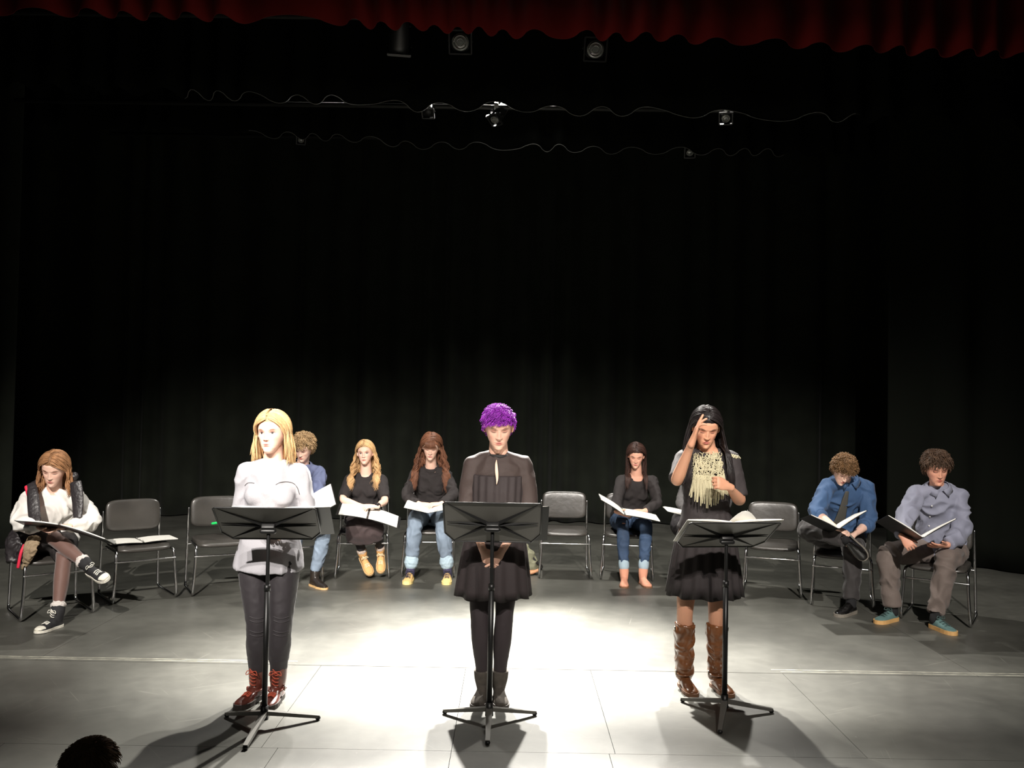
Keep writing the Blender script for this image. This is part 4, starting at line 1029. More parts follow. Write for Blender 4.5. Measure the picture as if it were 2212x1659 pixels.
# ---------------------------------------------------------------- D: wavy blond woman
D = Body(); make_person(D, dict(label='woman with long wavy blond hair in black short sleeved top and tan lace boots',
    pe=seat('D'), nk=(791, 1027, 8.62), yp=-2, ys=-3, bend=.02, shw=.150, hipw=.088, h=.95, bust=.9,
    ela=(739, 1080, -1), elb=(832, 1083, -1), wra=(781, 1093, -1), wrb=(813, 1094, -1),
    kna=(766, 1127, -1), ana=(784, 1200, 1), knb=(812, 1126, -1), anb=(822, 1192, 1),
    hd=(789, 978, 8.57), face=(-2, 2, -3), hk=.98, eyes='open', skin=SK1, brow=(150, 105, 75), lip=(205, 130, 118),
    handa=dict(dir=(1, -.25, 0.0), dorsal=(0, -.4, 1), curl=.45), handb=dict(dir=(-1, -.45, .05), dorsal=(0, -.4, 1), curl=.5)))
tD = garment('short_sleeve_top', D, [torso(D, -.05, .985, .010)]+traps(D, .004)+bust(D, .008)+[arm(D, s, 0, .86, .016) for s in 'ab'], blackk, amp=.004)
brsk = mat('dark_brown_skirt_cloth', (56, 44, 44), .85, sheen=.1, bump=.2, bscale=160)
midk = (D.J['kna']+D.J['knb'])/2; midh = (D.J['hpa']+D.J['hpb'])/2
garment('skirt', D, [torso(D, -.12, .2, .014), tube([midh, (midh+midk)/2, midk+(0, .02, -.01), midk+(0, -.02, -.09), midk+(0, .0, -.17)], [(.19, .10), (.19, .09), (.175, .085), (.175, .07), (.165, .05)], n=26, ref=D.rp, r1=True)], brsk, amp=.008, freq=12)
leggb = mat('black_leggings', (34, 31, 33), .7)
garment('leggings', D, [leg(D, s, .1, 1.97, .004) for s in 'ab'], leggb, amp=.001)
nub = mat('tan_nubuck', (196, 150, 96), .75, bump=.2, bscale=200, var=.12, vscale=20); nsole = mat('tan_rubber_sole', (188, 156, 112), .7)
wool = mat('grey_wool_sock', (176, 160, 148), .95, bump=.6, bscale=180); tanlace = mat('cream_boot_lace', (228, 206, 168), .8)
for s, t in (('a', (.50, -.62, -.62)), ('b', (.10, -.68, -.66))):
    shoe(D, s, t, (0.0, -.45, .6), 'lace_up_boot', nub, nsole, shaft=.03, sole=.016, lace=tanlace, shr=.046, nl=7, k=.98)
    c = D.J['an'+s]; d = unit(D.J['kn'+s]-c); obj('sock', remesh([tube([c+d*.035, c+d*.052, c+d*.072], [.041, .048, .043], n=16)], .005, 1, .004, 60), wool, D.root)
wr = D.J['wrb']; dd = unit(D.J['elb']-wr)
wt = obj('wrist_watch', ringat(wr+dd*.02, dd, .031, .010), mat('black_watch_strap', (30, 28, 28), .5), D.root)
obj('watch_face', rbox(wr+dd*.02+np.array([0, -.03, .008]), .034, .012, .036, .004), mat('black_watch_glass', (18, 16, 18), .15, spec=.8), wt)
long_hair(D, hairmat('wavy_blond_hair', (196, 158, 112)), L=.33, Lb=.36, N=760, part=.006, wave=.016, lam=.105, vol=.012, front_share=.72, frontside=(80, 140), seed=12, rad=.0032, spread=.28, cap=.013)
# ---------------------------------------------------------------- E: auburn hair with fringe
E = Body(); make_person(E, dict(label='woman with long auburn hair and straight fringe in black sweater and rolled pale jeans',
    pe=seat('E'), nk=(931, 1014, 8.68), yp=2, ys=0, bend=.06, shw=.155, hipw=.092, h=.97, wid=1.1, dep=1.1, bust=.9,
    ela=(877, 1072, -1), elb=(981, 1070, -1), wra=(906, 1088, -1), wrb=(953, 1088, -1),
    kna=(898, 1120, -1), ana=(886, 1216, 0), knb=(955, 1120, -1), anb=(968, 1214, 0),
    flat=dict(a=1.02, b=1.02), hd=(931, 965, 8.58), face=(0, 22, 2), hk=1.04, skin=SK1, brow=(80, 55, 45), lip=(200, 120, 112),
    handa=dict(dir=(.9, -.4, -.05), dorsal=(0, -.3, 1), curl=.4), handb=dict(dir=(-.9, -.4, -.05), dorsal=(0, -.3, 1), curl=.4)))
SLE = [(0, .056, .058), (.4, .056, .056), (.85, .056, .055), (1, .056, .054), (1.4, .054, .048), (1.8, .040, .036), (2, .036, .032)]
garment('sweater', E, [torso(E, -.08, 1.0, .020)]+traps(E, .008)+bust(E, .012)+[arm(E, s, 0, 1.9, 0, over=SLE) for s in 'ab'], blackk, amp=.006)
obj('high_collar', collar_ring(E, 1.0, .072, .064, .075), blackk, E.root)
garment('jeans', E, [torso(E, -.14, .16, .012)]+[leg(E, s, 0, 1.72, .018, r1=False) for s in 'ab'], jeanl, amp=.008, freq=11)
jcuff = mat('pale_denim_cuff', (160, 180, 192), .85, bump=.2, bscale=200)
navy = mat('navy_sock', (62, 58, 84), .9, bump=.4, bscale=200); maroon = mat('maroon_sock_band', (150, 70, 88), .9, bump=.4, bscale=200)
tansn = mat('tan_suede', (226, 186, 122), .8, var=.1, vscale=30); pale = mat('pale_yellow_rubber', (236, 212, 140), .7); navl = mat('navy_lace', (44, 42, 60), .8)
for s, t in (('a', (-.06, -1, 0)), ('b', (.02, -1, 0))):
    obj('jean_cuff', remesh([rolled(E.J, s, .80, .066, .024)], .006, 2, .004, 40), jcuff, E.root)
    c = E.J['an'+s]; d = unit(E.J['kn'+s]-c)
    sk_ = obj('sock', tube([c-d*.02, c+d*.05], [.042, .042], n=16, m=2), navy, E.root)
    obj('sock_band', tube([c+d*.045, c+d*.075], [.0435, .0435], n=16, m=1), maroon, sk_)
    shoe(E, s, t, (0, 0, 1), 'sneaker', tansn, pale, shaft=0, sole=.020, lace=navl, nl=5, k=1.02)
long_hair(E, hairmat('auburn_wavy_hair', (120, 80, 60)), L=.42, Lb=.40, N=860, part=0.0, wave=.013, lam=.10, vol=.020, front_share=.66, frontside=(80, 145), left_bias=.64, seed=15, rad=.0032, spread=.36, cap=.020, bangs=True, maxback=.1)
# ---------------------------------------------------------------- F: purple haired woman
Fp = Body(); make_person(Fp, dict(label='woman with short purple hair in sheer black dress standing at the middle music stand',
    pe=(1070, 1182, 5.08), pepx=1, nk=(1077, 984, 5.06), yp=0, ys=0, shw=.144, hipw=.08, bust=.7, h=1.0, wid=.98, bend=0,
    ela=(1008, 1090, 5.04), elb=(1143, 1090, 5.04), wra=(1043, 1187, 4.92), wrb=(1083, 1192, 4.92),
    kna=(1035, 1320, 5.03), ana=(1044, 1466, 5.08), knb=(1090, 1318, 5.03), anb=(1078, 1466, 5.08),
    flat=dict(a=1.0, b=1.0), hd=(1077, 922, 5.0), face=(4, 20, 0), hk=1.04, eyes='down', skin=SK2, brow=(130, 90, 70), lip=(205, 110, 100), lsc=.98,
    handa=dict(dir=(.45, -.1, -.85), dorsal=(-.5, -.8, .1), curl=.55, thumb=.6), handb=dict(dir=(-.45, -.1, -.85), dorsal=(.5, -.8, .1), curl=.6, thumb=.6)))
sheer = mat('sheer_black_chiffon', (58, 46, 43), .75, bump=.15, bscale=200)
chif = mat('black_chiffon', (44, 36, 37), .8, bump=.15, bscale=200); trimb = mat('black_neck_trim', (26, 22, 22), .7)
SLF = [(0, .056, .056), (.4, .056, .055), (.85, .056, .054), (1, .054, .052), (1.3, .052, .048), (1.6, .046, .042), (2, .044, .040)]
yk = garment('sheer_yoke', Fp, [torso(Fp, .5, 1.0, .008, r0=False)]+traps(Fp, .006)+[arm(Fp, s, 0, 1.42, 0, over=SLF) for s in 'ab'], sheer, amp=.004, freq=10)
FB = [(.1, .150, .128, .004), (.45, .148, .128, .010), (.65, .150, .128, .012), (.80, .152, .112, .002)]
garment('dress_bodice', Fp, [torso(Fp, .1, .80, .012, r0=False, r1=False, pleat=20, pa=.035, n=100, over=FB)], chif, voxel=.006, smooth=1, amp=0)
obj('neck_trim', collar_ring(Fp, 1.0, .072, .066, .022), trimb, Fp.root)
c = Fp.J['pe']
skirt([(c[0]+.010, c[1]-.005, 1.08, .145, .118), (c[0], c[1]-.005, .95, .165, .140), (c[0]-.005, c[1]-.01, .78, .192, .165), (c[0]-.008, c[1]-.01, .585, .215, .185)], chif, Fp, 'dress_skirt', pleats=14, pa=.05, seed=2)
pts = [(1072.5, 994, .2), (1072, 1003, 1.3), (1073, 1020, 1.9), (1074, 1034, 1.2), (1073, 1045, .2)]
skp = mat('skin_plain', SK1, .5, spec=.4, sss=.05)
tg_ = [(onto(Fp.body, x, y, .0) if False else onto(yk, x, y, .008)) for x, y, w in pts]
q_ = [a if a is not None else P(x, y, 4.9) for a, (x, y, w) in zip(tg_, pts)]
q_ = [np.array([p[0], min(p[1], onto(bpy.data.objects['dress_bodice'], x, y, .006)[1]) if onto(bpy.data.objects['dress_bodice'], x, y) is not None else p[1], p[2]]) for p, (x, y, w) in zip(q_, pts)]
obj('keyhole_skin', tube(q_, [(w*.0045+.001, .003) for _, _, w in pts], n=12, m=4), skp, Fp.root, label='pale keyhole opening at the chest')
obj('keyhole_edge', cat([tube([p+np.array([s*(w*.0045+.003), -.002, 0]) for p, (_, _, w) in zip(q_, pts)], [.002], n=6, m=4) for s in (-1, 1)]), trimb, Fp.root)
tig = mat('black_opaque_tights', (48, 40, 43), .75)
garment('tights', Fp, [leg(Fp, s, .1, 1.95, .002) for s in 'ab'], tig, amp=.001)
gboot = mat('grey_suede', (72, 66, 60), .9, var=.25, vscale=25, bump=.2, bscale=200)
for s, t in (('a', (-.16, -1, 0)), ('b', (.10, -1, 0))):
    shoe(Fp, s, t, (0, 0, 1), 'ankle_boot', gboot, rsole, shaft=.06, sole=.012, shr=.050, k=1.0)
short_hair(Fp, hairmat('bright_purple_hair', (150, 52, 176), var=.3), N=1100, th=.010, ln=.030, curl=.002, seed=8, front=.168, flow='side', sweep=-.7, lift=.28, rad=.0024, amp=.005,
    line=[.166, .163, .160, .148, .125, .100, .060, .050])
# ---------------------------------------------------------------- G: woman in skinny jeans
Gp = Body(); make_person(Gp, dict(label='woman with long dark hair, scoop neck top and blue skinny jeans holding a binder',
    pe=seat('G'), nk=(1376, 1029, 8.66), yp=4, ys=3, bend=.05, shw=.150, hipw=.088, h=.96, bust=.6,
    ela=(1332, 1084, -1), elb=(1421, 1086, -1), wra=(1334, 1106, -1), wrb=(1392, 1104, -1),
    kna=(1345, 1133, -1), ana=(1349, 1232, 0), knb=(1397, 1133, -1), anb=(1388, 1233, 0),
    flat=dict(a=.98, b=.98), hd=(1374, 984, 8.57), face=(-8, 22, 3), hk=.98, skin=(228, 172, 148), brow=(60, 42, 38), lip=(190, 100, 95),
    handa=dict(dir=(.8, -.5, -.25), dorsal=(0, -.5, -1), curl=.2), handb=dict(dir=(-1, -.3, -.05), dorsal=(0, -.5, 1), curl=.3)))
tG = garment('long_sleeve_top', Gp, [torso(Gp, -.08, .965, .012)]+traps(Gp, .004)[:0]+[tube([tpoint(Gp, .93)[0]+tpoint(Gp, .93)[1]*q*.05, Gp.J['sh'+s]], [.055, .056], n=12, m=2) for s, q in (('a', -1), ('b', 1))]+bust(Gp, .008)+[arm(Gp, s, 0, 1.9, .012) for s in 'ab'], blackk, amp=.005)
garment('jeans', Gp, [torso(Gp, -.14, .14, .006)]+[leg(Gp, s, 0, 1.76, .006, r1=False) for s in 'ab'], jeand, amp=.005, freq=14)
pinkb = mat('dusty_pink_suede', (212, 150, 124), .85, bump=.15, bscale=200); bsole = mat('brown_heel', (120, 84, 60), .6)
for s, t in (('a', (-.12, -1, 0)), ('b', (.16, -1, 0))):
    obj('jean_cuff', tube([Gp.J['kn'+s]+(Gp.J['an'+s]-Gp.J['kn'+s])*.74, Gp.J['kn'+s]+(Gp.J['an'+s]-Gp.J['kn'+s])*.82], [.050, .050], n=16, m=1), jcuff, Gp.root)
    shoe(Gp, s, t, (0, 0, 1), 'ankle_boot', pinkb, bsole, shaft=.055, sole=.012, shr=.045, k=.98)
long_hair(Gp, hairmat('dark_brown_hair', (62, 42, 36)), L=.30, Lb=.34, N=520, part=.008, wave=.005, lam=.2, vol=.012, front_share=.5, frontside=(80, 118), left_bias=.62, seed=17, rad=.0030, cap=.014)
# ---------------------------------------------------------------- H: woman with raised hand
H = Body(); make_person(H, dict(label='woman with long black hair and raised hand at the right music stand',
    pe=(1524, 1172, 5.32), pepx=1, nk=(1528, 976, 5.28), yp=4, ys=4, shw=.137, hipw=.085, bust=.8, h=.98, bend=0, asc=.98,
    ela=(1460, 1043, 5.14), elb=(1600, 1084, 5.22), wra=(1495, 955, 4.98), wrb=(1575, 1052, 5.02),
    kna=(1479, 1318, 5.27), ana=(1478, 1448, 5.33), knb=(1547, 1318, 5.27), anb=(1548, 1450, 5.33),
    flat=dict(a=.98, b=.98), hd=(1525, 923, 5.22), face=(-4, 24, 3), hk=.98, eyes='down', skin=SK3, brow=(40, 28, 26), lip=(175, 88, 78),
    handa=dict(dir=(.33, -.05, .95), dorsal=(-.75, .1, .35), curl=.10, spread=1.5, thumb=-.1, curls=[.06, .05, .22, .40], k=1.0), handb=dict(dir=(-.75, -.35, .25), dorsal=(-.1, -.9, .35), curl=1.1, thumb=.8)))
bdr = mat('black_dress_jersey', (42, 36, 37), .82, bump=.15, bscale=220)
tH = garment('dress_bodice', H, [torso(H, .15, .985, .010, r0=False)]+traps(H, .006)+bust(H, .008)+[arm(H, s, 0, .88, .014) for s in 'ab'], bdr, amp=.004)
c = H.J['pe']
skirt([(c[0]+.012, c[1]-.01, 1.085, .125, .100), (c[0]+.010, c[1]-.01, 1.02, .145, .120), (c[0]+.0, c[1]-.01, .85, .185, .160), (c[0]-.004, c[1]-.01, .56, .228, .190)], bdr, H, 'dress_skirt', pleats=18, pa=.045, seed=5)
brl = mat('brown_boot_leather', (112, 70, 42), .30, spec=.6, coat=.3, var=.3, vscale=14)
for s, t in (('a', (.10, -1, 0)), ('b', (.20, -1, 0))):
    J = H.J; kn, an = J['kn'+s], J['an'+s]; up = unit(kn-an)
    b = shoe(H, s, t, (0, 0, 1), 'tall_boot', brl, bsole, shaft=.1, sole=.016, shr=.05, k=.98,
        shafttop=[an-(0, 0, .03), an+up*.08, an+up*.20, an+up*.315])
    # baggy leather shaft
    g = []
    for i in range(11):
        t_ = i/10; p = an+up*(.0+.315*t_)+np.array([.004*math.sin(i*2.1), .003*math.cos(i*1.7), 0]); g.append((p, (.050+.009*t_+.004*math.sin(i*2.4)*(t_ < .6), .054+.012*t_+.004*math.cos(i*2.9)*(t_ < .6))))
    obj('boot_shaft', remesh([tube([a for a, _ in g], [r for _, r in g], n=22, r1=False, m=3)], .007, 1, .006, 20, True), brl, b)
    ctr = an+up*.012
    obj('boot_strap', tube([ctr+(-.05, -.0, 0), ctr+(-.036, -.042, -.004), ctr+(0, -.060, -.006), ctr+(.036, -.042, -.002), ctr+(.05, 0, .004)], [(.005, .011)], n=8, m=4, ref=(0, 0, 1)), brl, b)
    obj('buckle', rbox(ctr+(-.053, -.012, 0), .01, .028, .03, .003), buck, b)
    obj('buckle', rbox(an+up*.29+np.array([(-.062 if s == 'a' else .062), -.02, 0]), .01, .024, .024, .003), buck, b)
cream = mat('cream_crochet_cord', (176, 168, 138), .8, bump=.3, bscale=150)
r_ = np.random.default_rng(4); nl = []
for i in range(110):      # knotted bib of the collar
    x = r_.uniform(1497, 1560); y = r_.uniform(980, 1034)
    if abs(x-1528) > 36-(y-980)*.12: continue
    ang = np.linspace(0, 2*math.pi*.8, 6)+r_.uniform(0, 6); rr = r_.uniform(3, 6.5)
    g = lay(tH, [(x+rr*math.cos(a), y+rr*1.3*math.sin(a)) for a in ang], .0026, n=5, lift=.008+r_.uniform(0, .006))
    if g: nl.append(g)
for x0, y0, x1, y1 in ((1499, 985, 1510, 1030), (1512, 985, 1520, 1034), (1545, 985, 1536, 1034), (1557, 990, 1550, 1030), (1500, 1015, 1556, 1016), (1502, 1028, 1556, 1030)):
    g = lay(tH, [(x0+(x1-x0)*t, y0+(y1-y0)*t) for t in np.linspace(0, 1, 6)], .005, n=5, lift=.010)
    if g: nl.append(g)
neck_ = obj('fringed_necklace', cat(nl), cream, H.root, label='cream crochet bib necklace with long fringe')
for i in range(26):
    t = i/25; x = 1489+t*82; y0 = 1026+6*math.sin(t*math.pi); y1 = 1066+26*math.sin(t*math.pi)**.7+r_.uniform(-5, 5)
    p0 = onto(tH, min(max(x, 1498), 1562), y0, .012); 
    if p0 is None: continue
    p1 = P(x+r_.uniform(-2, 2), y1, p0[1]-.012); pm = (p0+p1)/2+np.array([r_.uniform(-.003, .003), -.010, 0])
    obj('fringe_strand', tube([p0, pm, p1], [.0042, .0046, .0036], n=5, m=3), cream, neck_)
    if i % 2 == 0: obj('fringe_strand', tube([p0+(.006, .004, .01), pm+(.008, .006, 0), p1+(.012, .008, .03)], [.0038], n=5, m=3), cream, neck_)
obj('shoulder_lace', cat([g for g in (lay(tH, [(1570+i*5, 984+i*1.5), (1574+i*5, 980+i*1.2), (1579+i*5, 986+i)], .004, lift=.006) for i in range(5)) if g]), cream, H.root)
long_hair(H, hairmat('black_straight_hair', (30, 25, 25), rough=.3), L=.36, Lb=.40, N=640, part=-.006, wave=.003, lam=.3, vol=.010, front_share=.5, frontside=(84, 125), left_bias=.42, seed=21, rad=.0028, spread=.26, cap=.013)
# ---------------------------------------------------------------- I: person hidden behind H
I = Body(); make_person(I, dict(label='person in grey sleeves seated almost wholly hidden behind the woman in brown boots',
    pe=seat('I', dx=-.12), nk=(1522, 1034, 8.36), yp=6, ys=5, bend=.04, shw=.16, hipw=.09, h=.98,
    ela=(1470, 1086, -1), elb=(1571, 1086, -1), wra=(1488, 1108, -1), wrb=(1545, 1108, -1),
    kna=(1484, 1145, -1), ana=(1466, 1250, 0), knb=(1540, 1145, -1), anb=(1548, 1250, 0),
    flat=dict(a=1, b=1), hd=(1524, 990, 8.3), face=(0, 24, 0), hk=.98, skin=SK2, brow=(60, 42, 38)))
greyk = mat('dark_grey_knit', (84, 82, 82), .85, bump=.3, bscale=160)
garment('sweater', I, [torso(I, -.05, 1.0, .016)]+traps(I, .008)+[arm(I, s, 0, 1.9, .014) for s in 'ab'], greyk)
garment('trousers', I, [torso(I, -.14, .14, .012)]+[leg(I, s, 0, 1.9, .016, r1=False) for s in 'ab'], mat('charcoal_trousers', (66, 62, 64), .8))
for s in 'ab': shoe(I, s, (-.12, -1, 0), (0, 0, 1), 'flat_shoe', mat('black_shoe_leather', (26, 24, 24), .35, coat=.4), rubw, shaft=0, sole=.016)
long_hair(I, hairmat('dark_brown_hair', (62, 42, 36)), L=.2, N=260, front_share=.4, seed=30)
# ---------------------------------------------------------------- J: man with tie
Jp = Body(); make_person(Jp, dict(label='man with curly brown hair bowed over a binder in blue shirt and grey tie', male=True,
    pe=seat('J', back=.06), nk=(1830, 1038, 7.56), yp=6, ys=2, bend=.10, shw=.168, hipw=.095, h=1.06, wid=1.14, dep=1.08, asc=1.08, lsc=1.05, tilt=-.04,
    ela=(1762, 1108, -1), elb=(1878, 1140, -1), wra=(1806, 1140, -1), wrb=(1845, 1155, -1),
    kna=(1738, 1142, -1), ana=(1826, 1166, -1), knb=(1842, 1186, -1), anb=(1838, 1306, 0),
    flat=dict(b=1.14), hd=(1822, 1015, 7.42), face=(6, 48, 6), hk=1.02, skin=SK1, brow=(120, 85, 60),
    handa=dict(dir=(.8, -.3, -.4), dorsal=(0, -.4, .9), curl=.5), handb=dict(dir=(-.75, -.35, -.5), dorsal=(0, -.6, .8), curl=.6, spread=1.2)))
blue2 = mat('steel_blue_shirt_cloth', (58, 88, 128), .75, sheen=.1, bump=.2, bscale=220)
SLJ = [(0, .058, .060), (.4, .060, .062), (.85, .062, .062), (1, .060, .060), (1.3, .058, .054), (1.5, .054, .050), (2, .044, .040)]
shJ = garment('shirt', Jp, [torso(Jp, -.06, 1.0, .020)]+traps(Jp, .013)+[arm(Jp, 'a', 0, 1.22, 0, over=SLJ), arm(Jp, 'b', 0, 1.32, 0, over=SLJ)], blue2, amp=.011, freq=11)
wings(Jp, blue2)
cuff(Jp, 'a', .22, blue2, .062, .022, 'rolled_cuff'); cuff(Jp, 'b', .32, blue2, .058, .022, 'rolled_cuff')
tiem = mat('grey_tie_silk', (88, 86, 80), .55, bump=.1, bscale=150)
q = [onto(shJ, x, y, .016) for x, y in ((1829, 1062), (1826, 1078), (1821, 1098), (1815, 1118), (1810, 1134))]
q = [a for a in q if a is not None]
q = np.array(q); q[:, 1] = np.polyval(np.polyfit(q[:, 2], q[:, 1], 2), q[:, 2])-.006
if len(q) > 1: obj('tie', tube(q, [(.016+.009*i, .005) for i in range(len(q))], n=12, ref=(1, 0, 0), m=3), tiem, Jp.root)
bpant = mat('black_dress_trousers', (46, 42, 42), .75, sheen=.2)
LJ = [(0, .10, .105), (.3, .098, .10), (.65, .086, .088), (.95, .078, .080), (1.05, .074, .076), (1.35, .068, .070), (1.7, .060, .060), (2, .056, .058)]
garment('trousers', Jp, [torso(Jp, -.14, .14, .014)]+[leg(Jp, 'a', 0, 1.97, 0, over=LJ, r1=False), leg(Jp, 'b', 0, 1.94, 0, over=LJ, r1=False)], bpant, amp=.010, freq=10)
pat = mat('black_patent_leather', (20, 19, 19), .12, spec=.8, coat=1.0); psole = mat('grey_shoe_sole', (128, 122, 112), .7)
an = Jp.J['ana']
obj('sock', remesh([ball(an, .035), tube([an, an+unit(Jp.J['kna']-an)*.06], [.036, .046], n=14, m=2)], .006, 1), mat('black_sock', (26, 26, 28), .9), Jp.root)
shoe(Jp, 'a', (.62, -.25, -.72), (-.55, -.80, .05), 'dress_shoe', pat, psole, shaft=.02, sole=.016, k=1.12, shr=.044)
socks(Jp, 'b')
shoe(Jp, 'b', (-.85, -.75, 0), (0, 0, 1), 'dress_shoe', pat, psole, shaft=0, sole=.018, k=1.14)
short_hair(Jp, hairmat('curly_brown_hair', (122, 92, 62)), N=1000, th=.016, ln=.032, curl=.006, seed=13, amp=.009, lift=.42, rad=.0034)
# ---------------------------------------------------------------- K: man in grey shirt, far right
K = Body(); make_person(K, dict(label='man with wavy dark hair in pale blue grey shirt holding an open binder, rightmost seated', male=True,
    pe=seat('K', back=.07), nk=(2026, 1056, 7.12), yp=-6, ys=-3, bend=.06, shw=.168, hipw=.1, h=1.06, wid=1.10, dep=1.05, asc=1.08, lsc=1.05, tilt=-.03,
    ela=(1950, 1130, -1), elb=(2078, 1152, -1), wra=(1950, 1160, -1), wrb=(2044, 1178, -1),
    kna=(1916, 1194, -1), ana=(1928, 1308, 0), knb=(2046, 1208, -1), anb=(2020, 1330, 0),
    flat=dict(a=1.08, b=1.08), anYa=7.08, hd=(2023, 1010, 7.05), face=(-6, 22, -3), hk=1.12, skin=(226, 164, 138), brow=(70, 48, 40), lip=(180, 95, 85),
    handa=dict(dir=(.35, -.5, -.6), dorsal=(-.4, -.8, .2), curl=.7), handb=dict(dir=(-1, -.15, -.02), dorsal=(.1, -.45, -.9), curl=.15, spread=1.1, thumb=-.2)))
gsh = mat('pale_blue_grey_shirt_cloth', (140, 142, 160), .75, sheen=.1, bump=.2, bscale=240)
SLK = [(0, .060, .062), (.4, .062, .064), (.85, .070, .068), (1, .068, .066), (1.4, .060, .056), (1.75, .048, .044), (2, .042, .038)]
shK = garment('shirt', K, [torso(K, -.08, 1.0, .022)]+traps(K, .014)+[arm(K, s, 0, 1.86, 0, over=SLK) for s in 'ab'], gsh, amp=.014, freq=9)
wings(K, gsh, d=.075)
for x, y in ((2019, 1070), (2013, 1093), (2009, 1116), (2007, 1136)):
    p = onto(shK, x, y, .006)
    if p is not None: obj('button', ball(p, .0065, .004, .0065, n=10, k=6), mat('white_button', (236, 234, 230), .4), shK)
gtr = mat('taupe_trouser_twill', (110, 98, 92), .8, bump=.2, bscale=200, sheen=.1)
garment('trousers', K, [torso(K, -.14, .14, .014)]+[leg(K, s, 0, 1.93, .004, over=LJ, r1=False) for s in 'ab'], gtr, amp=.012, freq=9)
teal = mat('teal_suede', (88, 118, 116), .85, var=.15, vscale=20); gum = mat('gum_rubber_sole', (214, 168, 108), .6)
for s, t in (('a', (-.9, -.6, 0)), ('b', (.22, -1, 0))):
    socks(K, s)
    shoe(K, s, t, (0, 0, 1), 'suede_sneaker', teal, gum, shaft=0, sole=.024, k=1.08, lace=mat('teal_lace', (70, 92, 90), .8), nl=4)
short_hair(K, hairmat('wavy_dark_brown_hair', (84, 64, 50)), N=1000, th=.013, ln=.040, curl=.003, seed=19, amp=.005, lift=.34, rad=.0034, line=[.178, .172, .160, .135, .105, .080, .045, .035])
# ================================================================ HAND-HELD AND LOOSE THINGS
def along(a, b): return np.asarray(b)-np.asarray(a)
def bn(lab, px, py, Y, yaw, pitch, roll, aL, aR, **kw):
    """pitch>0 tips the pages towards the audience; roll>0 lowers the picture-right side"""
    s_, f_, u_ = frame_dir(yaw, pitch, roll)
    return binder(lab, P(px, py, Y), s_, f_, math.radians(aL), math.radians(aR), **kw)
def wrY(B): return min(B.J['wra'][1], B.J['wrb'][1])
for i, B in enumerate([]): pass
KN = lambda B: (B.J['kna']+B.J['knb'])/2
bn('black binder open on the lap of the young woman in white sweater', 140, 1141, wrY(A)-.04, 8, -18, 4, 2, -14, wL=.30, wR=.34, H=.26)
bn('black binder with pages held upright by the man behind the blond woman', 672, 1096, wrY(C_)-.06, 25, 38, 0, 20, 42, wL=.22, wR=.23, H=.26)
bn('black binder with loose white script on the lap of the wavy blond woman', 796, 1109, wrY(D)-.06, 4, 14, 6, 2, -12, wL=.28, wR=.30, H=.28, cov=.03)
bn('white script booklet on the knees of the auburn haired woman', 927, 1100, wrY(E)-.04, 0, 8, 0, 12, 12, wL=.22, wR=.18, H=.26, nomat=True, name='script_booklet', cat_='booklet')
bn('black binder held open by the woman in blue skinny jeans', 1346, 1106, wrY(Gp)-.08, 0, 6, 10, 22, 0, wL=.26, wR=.33, H=.26)
bn('white script held by the person hidden behind the woman in brown boots', 1490, 1112, wrY(I)-.06, 0, 2, 8, 4, 0, wL=.22, wR=.22, H=.26, nomat=True, name='script_booklet', cat_='booklet')
bn('black binder held in a V over the knees of the man with the grey tie', 1800, 1146, wrY(Jp)-.05, 0, -14, 0, 26, 32, wL=.24, wR=.28, H=.26)
bn('black binder held in a V by the man in pale grey shirt', 1980, 1168, wrY(K)-.05, -4, -18, 0, 34, 30, wL=.29, wR=.30, H=.27)
# folders resting on the music stands
for key, lab, dx, wl, wr_, up in (('B', 'black folder resting on the left music stand behind its desk', .045, .22, .27, .0),
                       ('F', 'black folder resting on the middle music stand behind its desk', .03, .24, .26, -.02),
                       ('H', 'script pages resting on the right music stand', .0, .255, .28, .01)):
    c, X, u, n = ST[key]; base = c-u*.012-n*.010+X*dx+u*up
    binder(lab, base, X, -u, math.radians(3), math.radians(3), wL=wl, wR=wr_, H=.27, n=-n, name='folder' if key != 'H' else 'script_pages', cat_='folder' if key != 'H' else 'script', nomat=(key == 'H'))
c, X, u, n = ST['H']
pg = [c-n*.022+X*(-.02+.16*t)+u*(.12+.055*math.sin(t*math.pi))-n*(.035*math.sin(t*math.pi)) for t in np.linspace(0, 1, 9)]
pgb = [p-u*.2+n*0 for p in pg]; k = len(pg)
V = np.array(pg+pgb+[p-n*.002 for p in pg]+[p-n*.002 for p in pgb])
fc = [(i, i+1, k+i+1, k+i) for i in range(k-1)]+[(2*k+i, 3*k+i, 3*k+i+1, 2*k+i+1) for i in range(k-1)]+[(i, 2*k+i, 2*k+i+1, i+1) for i in range(k-1)]
obj('loose_page', (V, fc), paper, label='white page curling up from the middle of the right music stand', category='paper', fix=True)
# script on the empty seat, green highlighter, bag
x, y, a = CH['2']; a = math.radians(a)
sx_, fx_, ux_ = frame_dir(-math.degrees(a)*-1, 0, 0)
binder('open white script in a black binder lying on the empty chair at left', (x+.02, y-.02, .466), sx_, fx_, 0.02, 0.02, wL=.26, wR=.28, H=.25, cov=.008)
x, y, a = CH['3']; 
hl = P(468, 1130, 7.74)
ho = thing('highlighter', 'green highlighter pen standing out against the empty chair left of the blond woman', 'pen', hl)
obj('barrel', tube([P(459, 1131, 7.74), P(477, 1128, 7.74)], [.011], n=12, m=1), mat('green_plastic', (40, 215, 110), .35), ho)
obj('cap', tube([P(476, 1128, 7.74), P(486, 1127, 7.74)], [.0125], n=12, m=1), mat('green_cap', (30, 160, 80), .35), ho)
bg = thing('shoulder_bag', 'olive and tan shoulder bag on the floor between purple haired woman and empty chair', 'bag', P(1146, 1232, 8.75)*np.array([1, 1, 0]))
